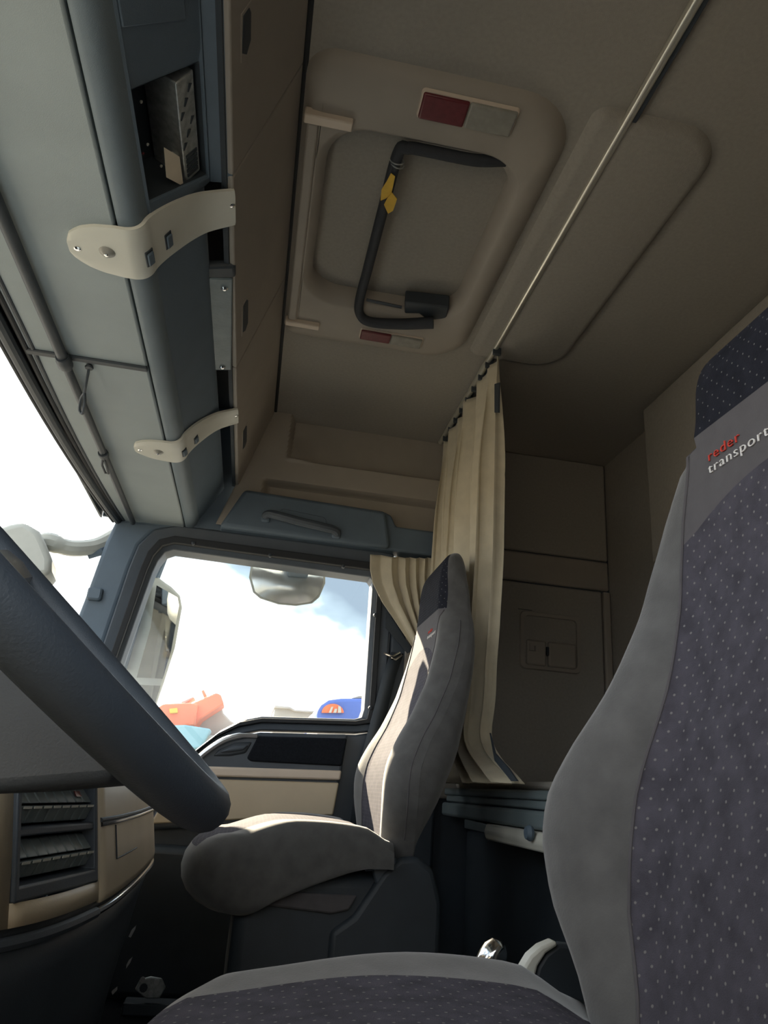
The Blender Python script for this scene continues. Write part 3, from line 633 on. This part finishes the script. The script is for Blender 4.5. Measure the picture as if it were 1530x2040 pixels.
def seat_back(t, dots_dark, x_tilt=0.0, ty=.054, dep=1.0, hs=1.0):
    NC = 15
    def ci(h): return interp([(0, .60), (.13, .57), (.27, .615), (.40, .685), (.49, .74), (.535, .93), (.7, .95)], h)
    def h_arch(a): return .455-.085*abs(a)**2.2*1.0
    def h_head(a): return .535-.0*a
    def row_h(v, a):
        # v 0..3 : insert, band, headrest
        aa = min(1, abs(a))
        if v <= 1: return lerp(-.02, h_arch(aa), v)
        if v <= 2: return lerp(h_arch(aa), h_head(aa), v-1)
        return lerp(h_head(aa), HTOP, math.sin((v-2)*math.pi/2))
    def front(a, h):
        w_ = interp(WD, h); c = ci(h); aa = abs(a); xb = interp(XB, h); xc = xb+(interp(XCt, h)-xb)*dep
        xf = lerp(xc, xb, sst(c*.86, min(.97, c+.20), aa))
        r = .055*sst(.70, .56, h)+.012
        if aa > .80:
            q = (aa-.80)/.20; xf += r*(1-math.sqrt(max(0, 1-q*q)))
        return Vector((xf+x_tilt*h, w_*a, h if h < .5 else .5+(h-.5)*hs))
    def asamp(h_c):  # column parameters -1..1 with a break at +-c
        return None
    cols = [('c', k/8) for k in range(-8, 9)]
    side = [k/9 for k in range(1, 10)]
    def acol(kind, s, h):
        c = ci(h)
        return s*c if kind == 'c' else math.copysign(lerp(c, 1, math.sin(abs(s)*math.pi/2)), s)
    seq = [('s', -s) for s in reversed(side)]+cols+[('s', s) for s in side]
    rows = [k/26 for k in range(27)]+[1+k/6 for k in range(1, 7)]+[2+k/20 for k in range(1, 21)]
    V = {}; UV = {}
    def build(name, mtl, sel, par, offn=0):
        idx = {}; VV = []; FF = []; UU = []
        def vid(i, j):
            if (i, j) not in idx:
                kind, s = seq[i]; a = acol(kind, s, .3) if False else None
                ss = s if kind == 'c' else math.copysign(1, s)
                # iterate: row height depends on the column position
                h = row_h(rows[j], (ss*.72) if kind == 'c' else ss*lerp(.72, 1, abs(s)))
                p = front(acol(kind, s, h), h); idx[(i, j)] = len(VV); VV.append(p); UU.append((p.y, p.z))
            return idx[(i, j)]
        for j in range(len(rows)-1):
            for i in range(len(seq)-1):
                if sel(seq[i], seq[i+1], rows[j]): FF.append((vid(i, j), vid(i+1, j), vid(i+1, j+1), vid(i, j+1)))
        return mk(name, VV, FF, mtl, par, uv=UU, ang=80)
    cen = lambda A, B: A[0] == 'c' and B[0] == 'c'
    build('centre_insert', DOTS, lambda A, B, r: cen(A, B) and r < 1-1e-6, t)
    lb = build('logo_band', BAND, lambda A, B, r: cen(A, B) and 1-1e-6 <= r < 2-1e-6, t)
    build('headrest_insert', dots_dark, lambda A, B, r: cen(A, B) and r >= 2-1e-6, t)
    build('bolster', SUEDE, lambda A, B, r: not cen(A, B) and (A[1] < 0), t)
    build('bolster', SUEDE, lambda A, B, r: not cen(A, B) and (B[1] > 0 and A[1] > 0), t)
    # piping along the insert seams
    for sgn in (-1, 1):
        pts = []
        for k in range(30):
            h = lerp(-.01, .53, k/29); pts.append(front(sgn*ci(h), h)+Vector((-.0005, 0, 0)))
        v_, f_ = tube(pts, .0016, 6); mk('seam', v_, f_, BAND, t)
    for sgn in (-1, 1):
        pts = [front(sgn*.985, lerp(.02, .50, k/29))+Vector((.004, sgn*.0006, 0)) for k in range(30)]
        v_, f_ = tube(pts, .0014, 6); mk('side_seam', v_, f_, BAND, t)
    # back shell and sides
    LL = []
    for k in range(40):
        h = lerp(-.02, HTOP, math.sin(k/39*math.pi/2)) if k > 0 else -.02
        w_ = interp(WD, h); fr = front(1, h).x; bk = interp(XBK, h)+x_tilt*h; bk = max(bk, fr+.004); L = []
        th = bk-fr
        for q in range(25):
            a = math.pi*q/24; ca, sa = math.cos(a), math.sin(a)
            yy_ = w_*math.copysign(abs(ca)**.55, ca); xx = fr+th*abs(sa)**.6
            L.append(Vector((xx, yy_, h if h < .5 else .5+(h-.5)*hs)))
        LL.append(L)
    V_ = [p for L in LL for p in L]; m_ = 25
    F_ = [(i*m_+k, i*m_+k+1, (i+1)*m_+k+1, (i+1)*m_+k) for i in range(len(LL)-1) for k in range(m_-1)]
    F_.append(tuple(range(m_)))
    mk('back_cover', V_, F_, SUEDE, t, ang=80)
    # embroidered lettering on the logo band
    def lettering(txt, mtl, y_left, y_right, h0, hgt, nm):
        cv = bpy.data.curves.new('lettering', 'FONT'); cv.body = txt; cv.size = 1; cv.resolution_u = 4; cv.space_character = 1.12; cv.offset = -.012
        ob = bpy.data.objects.new('lettering', cv); COL.objects.link(ob); bpy.context.view_layer.update()
        me = bpy.data.meshes.new_from_object(ob.evaluated_get(bpy.context.evaluated_depsgraph_get()))
        bpy.data.objects.remove(ob)
        bm = bmesh.new(); bm.from_mesh(me); bmesh.ops.triangulate(bm, faces=bm.faces); bmesh.ops.subdivide_edges(bm, edges=[e_ for e_ in bm.edges if e_.calc_length() > .15], cuts=2, use_grid_fill=False)
        xs = [q.co.x for q in bm.verts]; x0, x1 = min(xs), max(xs)
        VV, FF = [], []
        for q in bm.verts:
            y = lerp(y_left, y_right, (q.co.x-x0)/(x1-x0)); h = h0+hgt*q.co.y/.72
            w_ = interp(WD, h); VV.append(front(y/w_, h)+Vector((-.0012, 0, 0)))
        bm.verts.index_update(); FF = [tuple(q.index for q in fc.verts) for fc in bm.faces]; bm.free()
        mk(nm, VV, FF, mtl, lb, smooth=False, solid=.0012)
    lettering('transport', WHITET, ty+.054, ty-.034, .4735, .0105, 'white_lettering')
    lettering('reder', REDT, ty+.052, ty+.004, .4865, .0105, 'red_lettering')
    return t
def seat_cushion(t, ext=0.0, droop=.006):
    NX = 34; S = [-1+2*k/80 for k in range(81)]; crown = .022 if ext else .0; rx = .085 if ext else .06
    def sect(s):
        a = abs(s); nose = (-.055 if ext else -.074)-ext+.135*a**2.8; wy = .262*math.copysign(math.sin(min(1, a)*math.pi/2)**.92, s) if a else 0
        k = math.sqrt(max(0, 1-max(0, (a-.62)/.38)**2.6))             # edge rounding
        back = .318
        bol = .010*math.exp(-((a-.72)/.2)**2)-.006
        top = []; n = 16
        for i in range(n+1):
            x = lerp(back, nose+rx-.005, i/n); z = .018+.012*math.sin(i/n*math.pi)+bol-.016*sst(.12, 0, 1-i/n)*0
            z += -.02*sst(.0, .22, .22-i/n) if i/n < .22 else 0
            z -= droop*sst(0, .15, nose+.19-x)
            z += crown*(1-a*a)
            top.append((x, z))
        zt = top[-1][1]; arc = []
        zb = -.132 if ext else -.115; cz = (zt+zb)/2; rz = (zt-zb)/2
        for i in range(1, 10):
            an = math.pi*i/10; arc.append((nose+rx-.005-rx*math.sin(an), cz+rz*math.cos(an)))
        bot = [(lerp(nose+rx, back, i/8), lerp(zb, -.022, min(1, (i/8)*1.15)**.85)) for i in range(9)]
        L = top+arc+bot; mz = -.035
        return [Vector((x+(1-k)*.0, wy, lerp(mz, z, k))) for x, z in L]
    secs = [sect(s*.9985) for s in S]; m = len(secs[0])
    def build(nm, mtl, sel):
        idx = {}; VV = []; FF = []; UU = []
        def vid(i, k):
            if (i, k) not in idx: idx[(i, k)] = len(VV); p = secs[i][k]; VV.append(p); UU.append((p.y, p.x))
            return idx[(i, k)]
        for i in range(len(S)-1):
            for k in range(m):
                k2 = (k+1) % m
                if sel((S[i]+S[i+1])/2, k): FF.append((vid(i, k), vid(i+1, k), vid(i+1, k2), vid(i, k2)))
        if nm == 'cushion_border':
            for i in (0, len(S)-1): FF.append(tuple(vid(i, k) for k in range(m)))
        return mk(nm, VV, FF, mtl, t, uv=UU, ang=80)
    ins = lambda s, k: abs(s) < .47 and k < 19
    build('cushion_insert', DOTS, ins); build('cushion_border', SUEDE, lambda s, k: not ins(s, k))
def seat_base(t, light):
    bx('seat_base', -.0, .36, -.225, .225, -.30, -.045, BLACK, t, bevel=.03, seg=3)
    bx('seat_pedestal', .04, .34, -.16, .16, t['_floor'], -.28, BLACK, t, bevel=.02)
    for s in (-1, 1):
        y = .235*s
        pl = [(-.03, -.100), (.08, -.086), (.25, -.086), (.235, -.112), (.20, -.120), (.0, -.108)]
        v, f = prism([(x, y, z) for x, z in pl], (0, -.012*s, 0)); mk('side_trim', v, f, light, t, bevel=.004)
        pv = [(.20, -.150), (.245, -.12), (.30, -.04), (.335, -.012), (.375, -.008), (.41, -.03), (.43, -.09), (.43, -.26), (.2, -.26)]
        v, f = prism([(x, y+.004*s, z) for x, z in pv], (0, -.03*s, 0)); mk('recliner_cover', v, f, BLACK, t, bevel=.012, seg=3)
        v, f = prism([(x, y, z) for x, z in ((.27, -.02), (.305, .0), (.33, -.015), (.33, -.06), (.29, -.07))], (0, -.02*s, 0)); mk('belt_buckle', v, f, DGREY, t, bevel=.004)
def make_seat(nm, loc, lab, tilt=0.0, ty=.054, ext=0.0, dep=1.0, hs=1.0):
    t = thing(nm, loc, lab, 'seat', 'truck seats', local=True); t['_floor'] = -loc[2]+.01+(.30 if loc[1] > .86 and loc[1] < 2.06 else 0)
    seat_back(t, DOTSD, tilt, ty, dep, hs); seat_cushion(t, ext, .026 if ext else .006); seat_base(t, BAND)
    return t
DS = make_seat('driver_seat', (0, .48, .64), 'large grey driver seat in the right foreground with dotted centre', hs=.64)
PS = make_seat('passenger_seat', (.012, 1.91, .69), 'grey brown passenger seat in sunlight by the far window', tilt=.02, ty=-.095, ext=.065, dep=.32)
PS.scale = (1, 1, 1.05)
v, f = tube([(.215, -.245, .012), (.245, -.25, -.012), (.262, -.252, -.034), (.30, -.252, -.028)], .006, 8); mk('chrome_edge', v, f, CHROME, PS)
def dsl(px, y): return [at(u_, v_, y=y)-Vector(DS.location) for u_, v_ in px]
v, f = prism(dsl(((1030, 1962), (1040, 1935), (1058, 1905), (1080, 1886), (1108, 1874), (1112, 1884), (1088, 1900), (1072, 1925), (1062, 1965)), .84), (0, .02, 0)); mk('side_shield', v, f, PALE, DS, bevel=.004)
v, f = prism(dsl(((1060, 1975), (1072, 1925), (1088, 1900), (1115, 1880), (1200, 1890), (1200, 2010)), .845), (0, .02, 0)); mk('belt_reel_cover', v, f, BLACK, DS, bevel=.004)
for o in (DS, PS):
    del o['_floor']

# hand lever between the seats
lv = thing('hand_lever', (.42, 1.2, .30), 'chrome knobbed hand lever rising behind the driver cushion', 'lever')
c = at(975, 1912, y=1.2)
v, f = tube([(.40, 1.2, .30), (c.x-.02, 1.2, c.z-.02)], .010, 10); mk('lever_rod', v, f, BLACK, lv)
ax = Vector((.55, 0, .6)).normalized(); v, f = lathe([(.008, -.03), (.014, -.02), (.019, 0), (.020, .012), (.016, .024), (.006, .030)], c, ax, 18); mk('knob', v, f, CHROME, lv)

# ================================================================= BUNK
bk = thing('bunk', (.9, 1.3, .3), 'slate grey fold bunk edge behind the passenger seat', 'bunk')
bx('bunk_top', .625, XR-.005, .02, YW-.01, .812, .832, BUNK, bk, bevel=.005, seg=3)
bx('bunk_front', .632, .66, .02, YW-.01, .793, .812, BUNK, bk, bevel=.004)
bx('bunk_ledge', .618, .66, .02, YW-.01, .752, .790, BUNK, bk, bevel=.008, seg=3)
bx('bunk_slot', .640, .65, .02, YW-.01, .788, .796, BLACK, bk, bevel=0)
bx('bunk_base', .70, XR-.005, .02, YW-.01, .01, .715, BLACK, bk, bevel=.01)
bx('mattress', .655, XR-.01, .04, YW-.02, .832, .852, HEAD, bk, bevel=.01)
rlz = [at(u_, v_, x=.62) for u_, v_ in ((925, 1632), (968, 1642), (968, 1660), (925, 1650))]
v, f = prism(rlz, (.02, 0, 0)); mk('bunk_bracket', v, f, BUNK, bk, bevel=.002)
dwr = thing('storage_tray', (.63, 1.6, .68), 'white plastic tray under the slate bunk edge', 'tray')
y_a = at(968, 1650, x=.612).y
v, f = prism([(.612, y_a, .750), (.606, y_a, .73), (.612, y_a, .712), (.697, y_a, .712), (.697, y_a, .750)], (0, -(y_a-1.1), 0)); mk('tray_front', v, f, PALE, dwr, bevel=.005, seg=3)
v, f = lathe([(.014, 0), (.016, .006), (.012, .014)], at(1060, 1660, x=.605), (-1, 0, 0), 14); mk('tray_knob', v, f, DARK, dwr)

# ================================================================= DASHBOARD
plan = curve([(-.52, -.02), (-.46, .30), (-.40, .55), (-.30, .72), (-.210, .835), (-.178, .905), (-.157, 1.036), (-.149, 1.195), (-.151, 1.45), (-.165, 1.70), (-.22, 1.90), (-.33, 2.10), (-.45, 2.32)], 6) if False else None
PL = [Vector((x, y, 0)) for x, y in ((-.52, -.02), (-.46, .30), (-.40, .55), (-.31, .70), (-.222, .805), (-.181, .895), (-.157, 1.036), (-.149, 1.195), (-.151, 1.45), (-.165, 1.70), (-.22, 1.90), (-.33, 2.10), (-.45, 2.30))]
PLC = curve(PL, 6)
def plan_pt(y):
    for a, b in zip(PLC, PLC[1:]):
        if a.y <= y <= b.y: t = (y-a.y)/(b.y-a.y); return a.lerp(b, t), (b-a).normalized()
    return PLC[-1], (PLC[-1]-PLC[-2]).normalized()
da = thing('dashboard', (-.3, 1.2, .3), 'sand and charcoal dashboard with rocker switches left of the seats', 'dashboard')
def dash_sheet(nm, zz, y0, y1, mtl, off_=0.0, solid=.004, n=40):
    V, F = [], []
    for z, dx in zz:
        for i in range(n+1):
            p, tt = plan_pt(lerp(y0, y1, i/n)); nn = Vector((tt.y, -tt.x, 0)); q = p+nn*(off_+dx); V.append((q.x, q.y, z))
    m = n+1; F = [(j*m+i, j*m+i+1, (j+1)*m+i+1, (j+1)*m+i) for j in range(len(zz)-1) for i in range(n)]
    return mk(nm, V, F, mtl, da, solid=solid)
SWY0, SWY1 = .842, 1.026
YS = 1.040
dash_sheet('upper_panel', [(.652, .002), (.66, .002), (.72, -.011), (.90, -.055)], YS+.002, 2.28, SAND)
dash_sheet('side_margin', [(.655, .001), (.90, -.055)], .0, SWY0-.006, SAND)
dash_sheet('lower_margin', [(.655, .001), (.676, -.003)], SWY0-.006, YS-.002, SAND, n=10)
dash_sheet('edge_margin', [(.655, .001), (.90, -.055)], SWY1+.003, YS-.002, SAND, n=4)
dash_sheet('top_margin', [(.79, -.03), (.90, -.055)], SWY0-.006, YS-.002, SAND, n=10)
dash_sheet('lower_body', [(.634, -.004), (.60, -.012), (.45, -.035), (.25, -.06), (.0, -.10)], -.02, 2.28, DGREY)
dash_sheet('shadow_gap', [(.656, -.006), (.632, -.008)], -.02, 2.28, BLACK)
V, F = [], []
n = 40
def strip(nm, z, y0, y1, r, mtl, o_=.002):
    pts = []
    for i in range(n+1):
        p, tt = plan_pt(lerp(y0, y1, i/n)); nn = Vector((tt.y, -tt.x, 0)); q = p+nn*o_; pts.append((q.x, q.y, z))
    v, f = tube(pts, r, 8); return mk(nm, v, f, mtl, da)
strip('chrome_strip', .642, YS+.002, 2.25, .0045, CHROME)
strip('grey_strip', .642, .02, YS-.003, .0065, DGREY)
strip('chrome_strip', .7385, YS+.003, 1.9, .0028, CHROME, -.0125)
strip('strip_groove', .7435, YS+.003, 1.9, .003, BLACK, -.0145)
strip('flap_seam', .694, 1.122, 1.30, .0010, BLACK, -.002)
p0, tt = plan_pt(1.122); v, f = tube([(p0.x-.002, 1.122, .694), (p0.x-.0115, 1.122, .735)], .001, 6); mk('flap_seam', v, f, BLACK, da)
dash_sheet('dash_top', [(.90, -.055), (.93, -.075), (.95, -.14), (.95, -.35)], .0, 2.28, DARK)
for px in (((256, 1866), (262, 1853), (270, 1845), (268, 1853), (260, 1868)), ((252, 1922), (256, 1914), (263, 1908), (258, 1920), (251, 1930)), ((222, 1976), (232, 1968), (232, 1974), (224, 1982))):
    q_ = [at(u_, v_, y=1.55) for u_, v_ in px]; v, f = prism(q_, (0, .01, 0)); mk('chrome_clip', v, f, SILVER, da)
# switch bank
sbk = None
pa, _ = plan_pt(SWY0); pb_, _ = plan_pt(SWY1); ch = (pb_-pa); cl = ch.length; ch.normalize(); cn = Vector((ch.y, -ch.x, 0))
def SWP(s, z, d): q = pa+ch*s+cn*(d-.225*(z-.66)); return Vector((q.x, q.y, z))
def swbox(s0, s1, z0, z1, d0, d1, tilt=0):
    return prism([SWP(s0, z0, d0), SWP(s1, z0, d0), SWP(s1, z1, d0-tilt), SWP(s0, z1, d0-tilt)], cn*(d1-d0))
v, f = swbox(-.004, cl+.002, .672, .795, -.05, -.040); sbk = mk('switch_housing', v, f, BLACK, da)
fo = [(-.004, .676), (cl+.002, .676), (cl+.002, .795), (-.004, .795)]; fi = [(.006, .690), (cl-.004, .690), (cl-.004, .788), (.006, .788)]
v, f = loops([[SWP(s, z, -.04) for s, z in fo], [SWP(s, z, .005) for s, z in fo], [SWP(s, z, .004) for s, z in fi], [SWP(s, z, -.035) for s, z in fi]]); mk('switch_frame', v, f, DGREY, da, bevel=.002)
v, f = swbox(.004, cl-.003, .7335, .7415, -.03, .002); mk('switch_divider', v, f, DGREY, da, bevel=.002)
ROCK = mat('switch_teal_grey_plastic', (.17, .20, .20), .45, var=.1, scale=60)
for row, (zb_, zt_) in enumerate(((.694, .729), (.744, .781))):
    N = 8; w_ = (cl-.012)/N
    for k in range(N):
        s0 = .008+k*w_; zm = (zb_+zt_)/2
        v1 = prism([SWP(s0+.001, zb_, -.022), SWP(s0+w_-.001, zb_, -.022), SWP(s0+w_-.001, zm-.001, -.012), SWP(s0+.001, zm-.001, -.012)], cn*.014)
        v2 = prism([SWP(s0+.001, zm+.0015, -.014), SWP(s0+w_-.001, zm+.0015, -.014), SWP(s0+w_-.001, zt_, -.026), SWP(s0+.001, zt_, -.026)], cn*.014)
        q = mk('rocker_switch', *join([v1, v2]), ROCK, da, bevel=.0015)
        v, f = prism([SWP(s0+.003, zm-.0035, .0022), SWP(s0+w_-.003, zm-.0035, .0022), SWP(s0+w_-.003, zm-.001, .003), SWP(s0+.003, zm-.001, .003)], cn*.0008)
        mk('switch_mark', v, f, PALE, q, smooth=False)
        if row == 1 and k == 6:
            v, f = prism([SWP(s0+.004, zm+.008, -.003), SWP(s0+w_-.004, zm+.008, -.003), SWP(s0+w_-.004, zm+.014, -.006), SWP(s0+.004, zm+.014, -.006)], cn*.0012); mk('red_symbol', v, f, REDL, q, smooth=False)

# ================================================================= STEERING WHEEL
th = math.radians(41); e1 = Vector((-math.cos(th), 0, math.sin(th))); e2 = Vector((0, 1, 0)); nw = Vector((math.sin(th), 0, math.cos(th)))
WR = .222; low = at(425, 1600, y=.48); WC = low+e1*(WR+.0)-nw*.004
wh = thing('steering_wheel', WC, 'dark steering wheel in the left foreground', 'steering wheel')
N = 64; V, F = [], []; m = 14
for i in range(N):
    a = 2*math.pi*i/N; rd = e1*math.cos(a)+e2*math.sin(a); c = WC+rd*WR
    for k in range(m):
        b = 2*math.pi*k/m; V.append(c+rd*(.0125*math.cos(b))+nw*(.0140*math.sin(b)))
for i in range(N):
    for k in range(m): F.append((i*m+k, i*m+(k+1) % m, ((i+1) % N)*m+(k+1) % m, ((i+1) % N)*m+k))
mk('rim', V, F, DGREY, wh)
v, f = lathe([(.03, -.085), (.075, -.075), (.098, -.045), (.100, -.015), (.085, .0), (.04, .006)], WC-nw*.03, nw, 28); mk('hub', v, f, DARK, wh)
for a0 in (62, 118+180-180, 180-18, 180+18):
    a0 = {62: 75, 118: 285, 162: 158, 198: 202}[a0]
    a = math.radians(a0); rd = e1*math.cos(a)+e2*math.sin(a); tg_ = nw.cross(rd)
    LL = []
    for k in range(9):
        s = k/8; r_ = lerp(.07, WR, s); d = -.035*(1-s)**1.4-.002; hw = lerp(.045, .020, sst(0, .7, s)); c = WC+rd*r_+nw*d; t_ = .011
        LL.append([c+tg_*hw*x+nw*t_*y for x, y in ((-1, 0), (-.8, .8), (0, 1), (.8, .8), (1, 0), (.8, -.8), (0, -1), (-.8, -.8))])
    v, f = loops(LL, True, True); mk('spoke', v, f, SILVER if abs(a0-180) > 60 else DARK, wh)
v, f = loops([[WC-nw*d+e1*(math.cos(a)*ra)+e2*(math.sin(a)*rb_) for a in [2*math.pi*k/20 for k in range(20)]] for d, ra, rb_ in ((.08, .06, .065), (.12, .075, .075), (.22, .08, .08), (.36, .085, .085))], True, True); mk('column_shroud', v, f, BLACK, wh)

v, f = prism([(x, .40, z) for x, z in ((-.062, .795), (-.058, .808), (-.09, .835), (-.17, .880), (-.40, .88), (-.46, .80), (-.30, .776), (-.12, .786))], (0, .16, 0)); mk('column_cover', v, f, BLACK, wh, bevel=.02, seg=4)
# bracket plate on the tunnel between dash and passenger seat
bp_ = thing('floor_bracket', (-.14, 1.95, .30), 'grey metal bracket plate on the dark floor tunnel', 'bracket')
pl = [at(u_, v_, y=1.98) for u_, v_ in ((268, 1972), (278, 1952), (300, 1946), (322, 1950), (330, 1968), (318, 1990), (290, 1990))]
v, f = prism(pl, (0, .01, 0)); mk('plate', v, f, STEEL, bp_, bevel=.003)
for u_, v_, r_ in ((284, 1952, .006), (286, 1968, .009), (312, 1956, .006), (300, 1978, .004)):
    c = at(u_, v_, y=1.978); v, f = lathe([(r_, -.002), (r_, .002)], c, (0, 1, 0), 10); mk('bolt', v, f, BLACK if r_ > .008 else SILVER, bp_)
bx('bracket_foot', -.20, .02, 1.975, 2.03, .300, .325, BLACK, bp_, bevel=.004)

# ================================================================= OUTSIDE
gd = bx('ground', -60, 60, -40, 80, -1.35, -1.3, YARD, bevel=0); gd['kind'] = 'structure'
sk_ = bx('outer_skin', -.62, 1.2, YW+.085, YW+.11, -.5, .70, HOUSE, dr, bevel=.01)  # unseen pale body panel, added for the kerb mirror to reflect
# main door mirrors
ym = 2.78
mr = thing('door_mirror', at(300, 1400, y=ym), 'tall pale exterior door mirror seen through the passenger window', 'mirror')
ho_ = [at(u_, v_, y=ym) for u_, v_ in ((300, 1135), (333, 1160), (345, 1168), (362, 1186), (366, 1210), (352, 1290), (330, 1360), (318, 1395), (305, 1440), (258, 1480), (215, 1460), (228, 1380), (262, 1270), (285, 1190))]
v, f = prism(ho_, (-.06, .09, 0)); mk('housing', v, f, HOUSE, mr, bevel=.015, seg=3)
MN = Vector((.55, -.83, 0)); MP = at(340, 1250, y=ym-.01)
gm = [atp(u_, v_, MP, MN) for u_, v_ in ((312, 1166), (354, 1190), (358, 1212), (343, 1290), (324, 1352), (272, 1350), (300, 1250))]
v, f = prism(gm, (.0, .004, 0)); mk('mirror_glass', v, f, MIRR, mr, smooth=False)
gm = [atp(u_, v_, MP, MN) for u_, v_ in ((270, 1364), (320, 1366), (300, 1430), (258, 1465), (230, 1450), (240, 1390))]
v, f = prism(gm, (.0, .004, 0)); mk('mirror_glass', v, f, MIRR, mr, smooth=False)
v, f = tube([(-.47, YW+.06, 1.52), at(318, 1104, y=ym+.02), at(300, 1150, y=ym+.02)], .035, 10); mk('mirror_arm', v, f, DARK, mr)
v, f = tube([at(285, 1160, y=ym-.03), at(268, 1230, y=ym-.03), at(238, 1330, y=ym-.03)], .026, 10); mk('mirror_arm', v, f, DARK, mr)
# kerb mirror above the window
km = thing('kerb_mirror', at(570, 1140, y=2.62), 'rounded kerb mirror hanging outside above the passenger window', 'mirror')
ko = [at(u_, v_, y=2.58) for u_, v_ in ((500, 1126), (512, 1121), (575, 1124), (632, 1136), (648, 1144), (648, 1162), (636, 1190), (622, 1202), (590, 1207), (555, 1204), (518, 1192), (504, 1180), (496, 1150))]
kc = sum(ko, Vector())/len(ko)
v, f = loops([[p+Vector((0, .06, .02))+(kc-p)*.15 for p in ko], [p+Vector((0, .02, .004)) for p in ko], [p for p in ko], [p+(kc-p)*.06-Vector((0, .002, 0)) for p in ko]], True, False); mk('housing', v, f, HOUSE, km)
LL = [[p+(kc-p)*t_-Vector((0, .002+.028*(1-(1-t_)**2), 0)) for p in ko] for t_ in (.06, .3, .55, .8)]
v, f = loops(LL, False, True); mk('mirror_glass', v, f, KERB, km)
v, f = prism([at(u_, v_, y=2.475) for u_, v_ in ((566, 1096), (622, 1104), (616, 1140), (576, 1138))], (0, .14, 0)); mk('mirror_bracket', v, f, DARK, km, bevel=.006)
# front mirror outside the windscreen
fm = thing('front_mirror', at(60, 1100, y=2.3), 'pale front mirror on its arm outside the windscreen', 'mirror')
fo_ = [at(u_, v_, y=2.25) for u_, v_ in ((-45, 1065), (20, 1042), (48, 1037), (78, 1056), (90, 1080), (102, 1110), (102, 1135), (96, 1147), (60, 1150), (-20, 1130))]
v, f = prism(fo_, (-.02, .16, 0)); mk('housing', v, f, HOUSE, fm, bevel=.02, seg=3)
pa_ = curve([at(84, 1082, y=2.36), at(100, 1080, y=2.36), at(140, 1092, y=2.38), at(190, 1088, y=2.42), at(235, 1065, y=2.46)], 5)
v, f = tube(pa_, [.03]*8+[.026]*(len(pa_)-8), 10); mk('mirror_arm', v, f, HOUSE, fm)
v, f = tube([at(175, 1105, y=2.42), at(200, 1098, y=2.42), at(230, 1080, y=2.46)], .016, 8); mk('arm_joint', v, f, DARK, fm)
# orange machine
om = thing('orange_machine', at(400, 1470, y=14), 'orange lorry loader machine parked beyond the passenger window', 'machine')
def poly(nm, px, y, d, m, par, bev=.03):
    v_, f_ = prism([at(u_, v__, y=y) for u_, v__ in px], (0, d, 0)); return mk(nm, v_, f_, m, par, bevel=bev)
poly('cab_body', ((300, 1420), (325, 1402), (375, 1400), (395, 1402), (388, 1445), (360, 1450), (340, 1470), (300, 1480)), 14, 1.6, ORANGE, om)
poly('boom', ((380, 1402), (430, 1380), (440, 1384), (446, 1402), (400, 1432), (385, 1452), (372, 1450)), 14.2, .8, ORANGE, om)
poly('frame_plate', ((385, 1440), (402, 1420), (440, 1400), (445, 1420), (460, 1436), (470, 1442), (440, 1460), (395, 1480), (350, 1480)), 15, .8, MUD, om)
poly('exhaust', ((401, 1376), (406, 1374), (412, 1386), (406, 1389)), 14.3, .2, ORANGE, om, .01)
poly('lower_tank', ((330, 1445), (370, 1444), (420, 1452), (400, 1490), (340, 1500)), 13.6, .6, TEAL, om)
poly('signal_lamp', ((337, 1412), (353, 1410), (354, 1420), (338, 1421)), 13.9, .1, YEL, om, .01)
poly('step_plate', ((360, 1399), (384, 1388), (387, 1390), (366, 1402)), 14.5, .5, MUD, om, .01)
a = at(380, 1470, y=14.4); bx('undercarriage', a.x-.7, a.x+.9, 13.9, 15.6, -1.3, a.z+.05, MUD, om, bevel=.03)
# pale shed and blue covered truck
sh_ = thing('shed', at(600, 1430, y=30), 'low pale shed roof far beyond the window', 'building')
poly('shed_wall', ((545, 1432), (547, 1408), (580, 1410), (586, 1416), (634, 1420), (634, 1440), (545, 1440)), 30, 4, SHED, sh_)
a, b = at(545, 1438, y=30), at(634, 1438, y=30); bx('shed_base', a.x, b.x, 30, 34, -1.3, a.z, SHED, sh_, bevel=.03)
poly('shed_roof', ((546, 1410), (548, 1405), (578, 1408), (588, 1414), (634, 1417), (634, 1421), (586, 1417), (578, 1412)), 29.6, 4.6, MUD, sh_, .02)
bt = thing('blue_truck', at(690, 1430, y=22), 'blue covered truck with orange round emblem at window corner', 'truck')
poly('tarpaulin', ((632, 1416), (640, 1404), (655, 1394), (680, 1391), (740, 1391), (760, 1400), (760, 1445), (632, 1445)), 22, 5, BLUEP, bt, .1)
a, b = at(634, 1442, y=22), at(758, 1442, y=22); bx('truck_bed', a.x, b.x, 22, 27, -1.0, a.z, MUD, bt, bevel=.03)
for wx_ in (a.x+.3, b.x-.5):
    v, f = lathe([(.5, 0), (.5, .4)], (wx_, 22.1, -.8), (0, 1, 0), 20); mk('wheel', v, f, RUBBER, bt)
em = [at(663+22*math.cos(a), 1420-18*math.sin(a), y=21.9) for a in [math.pi*k/14 for k in range(15)]]
v, f = prism(em, (0, .06, 0)); mk('orange_emblem', v, f, ORANGE, bt)
for px in (((655, 1420), (660, 1408), (664, 1408), (660, 1420)), ((664, 1420), (667, 1412), (672, 1412), (670, 1420)), ((673, 1420), (674, 1406), (679, 1408), (680, 1420))):
    poly('emblem_mark', px, 21.85, .03, SHED, bt, 0)
poly('bow_frame', ((700, 1391), (715, 1386), (740, 1385), (740, 1391)), 22.2, 4, MUD, bt, .02)

for o in SC.objects:
    if '_local' in o: del o['_local']
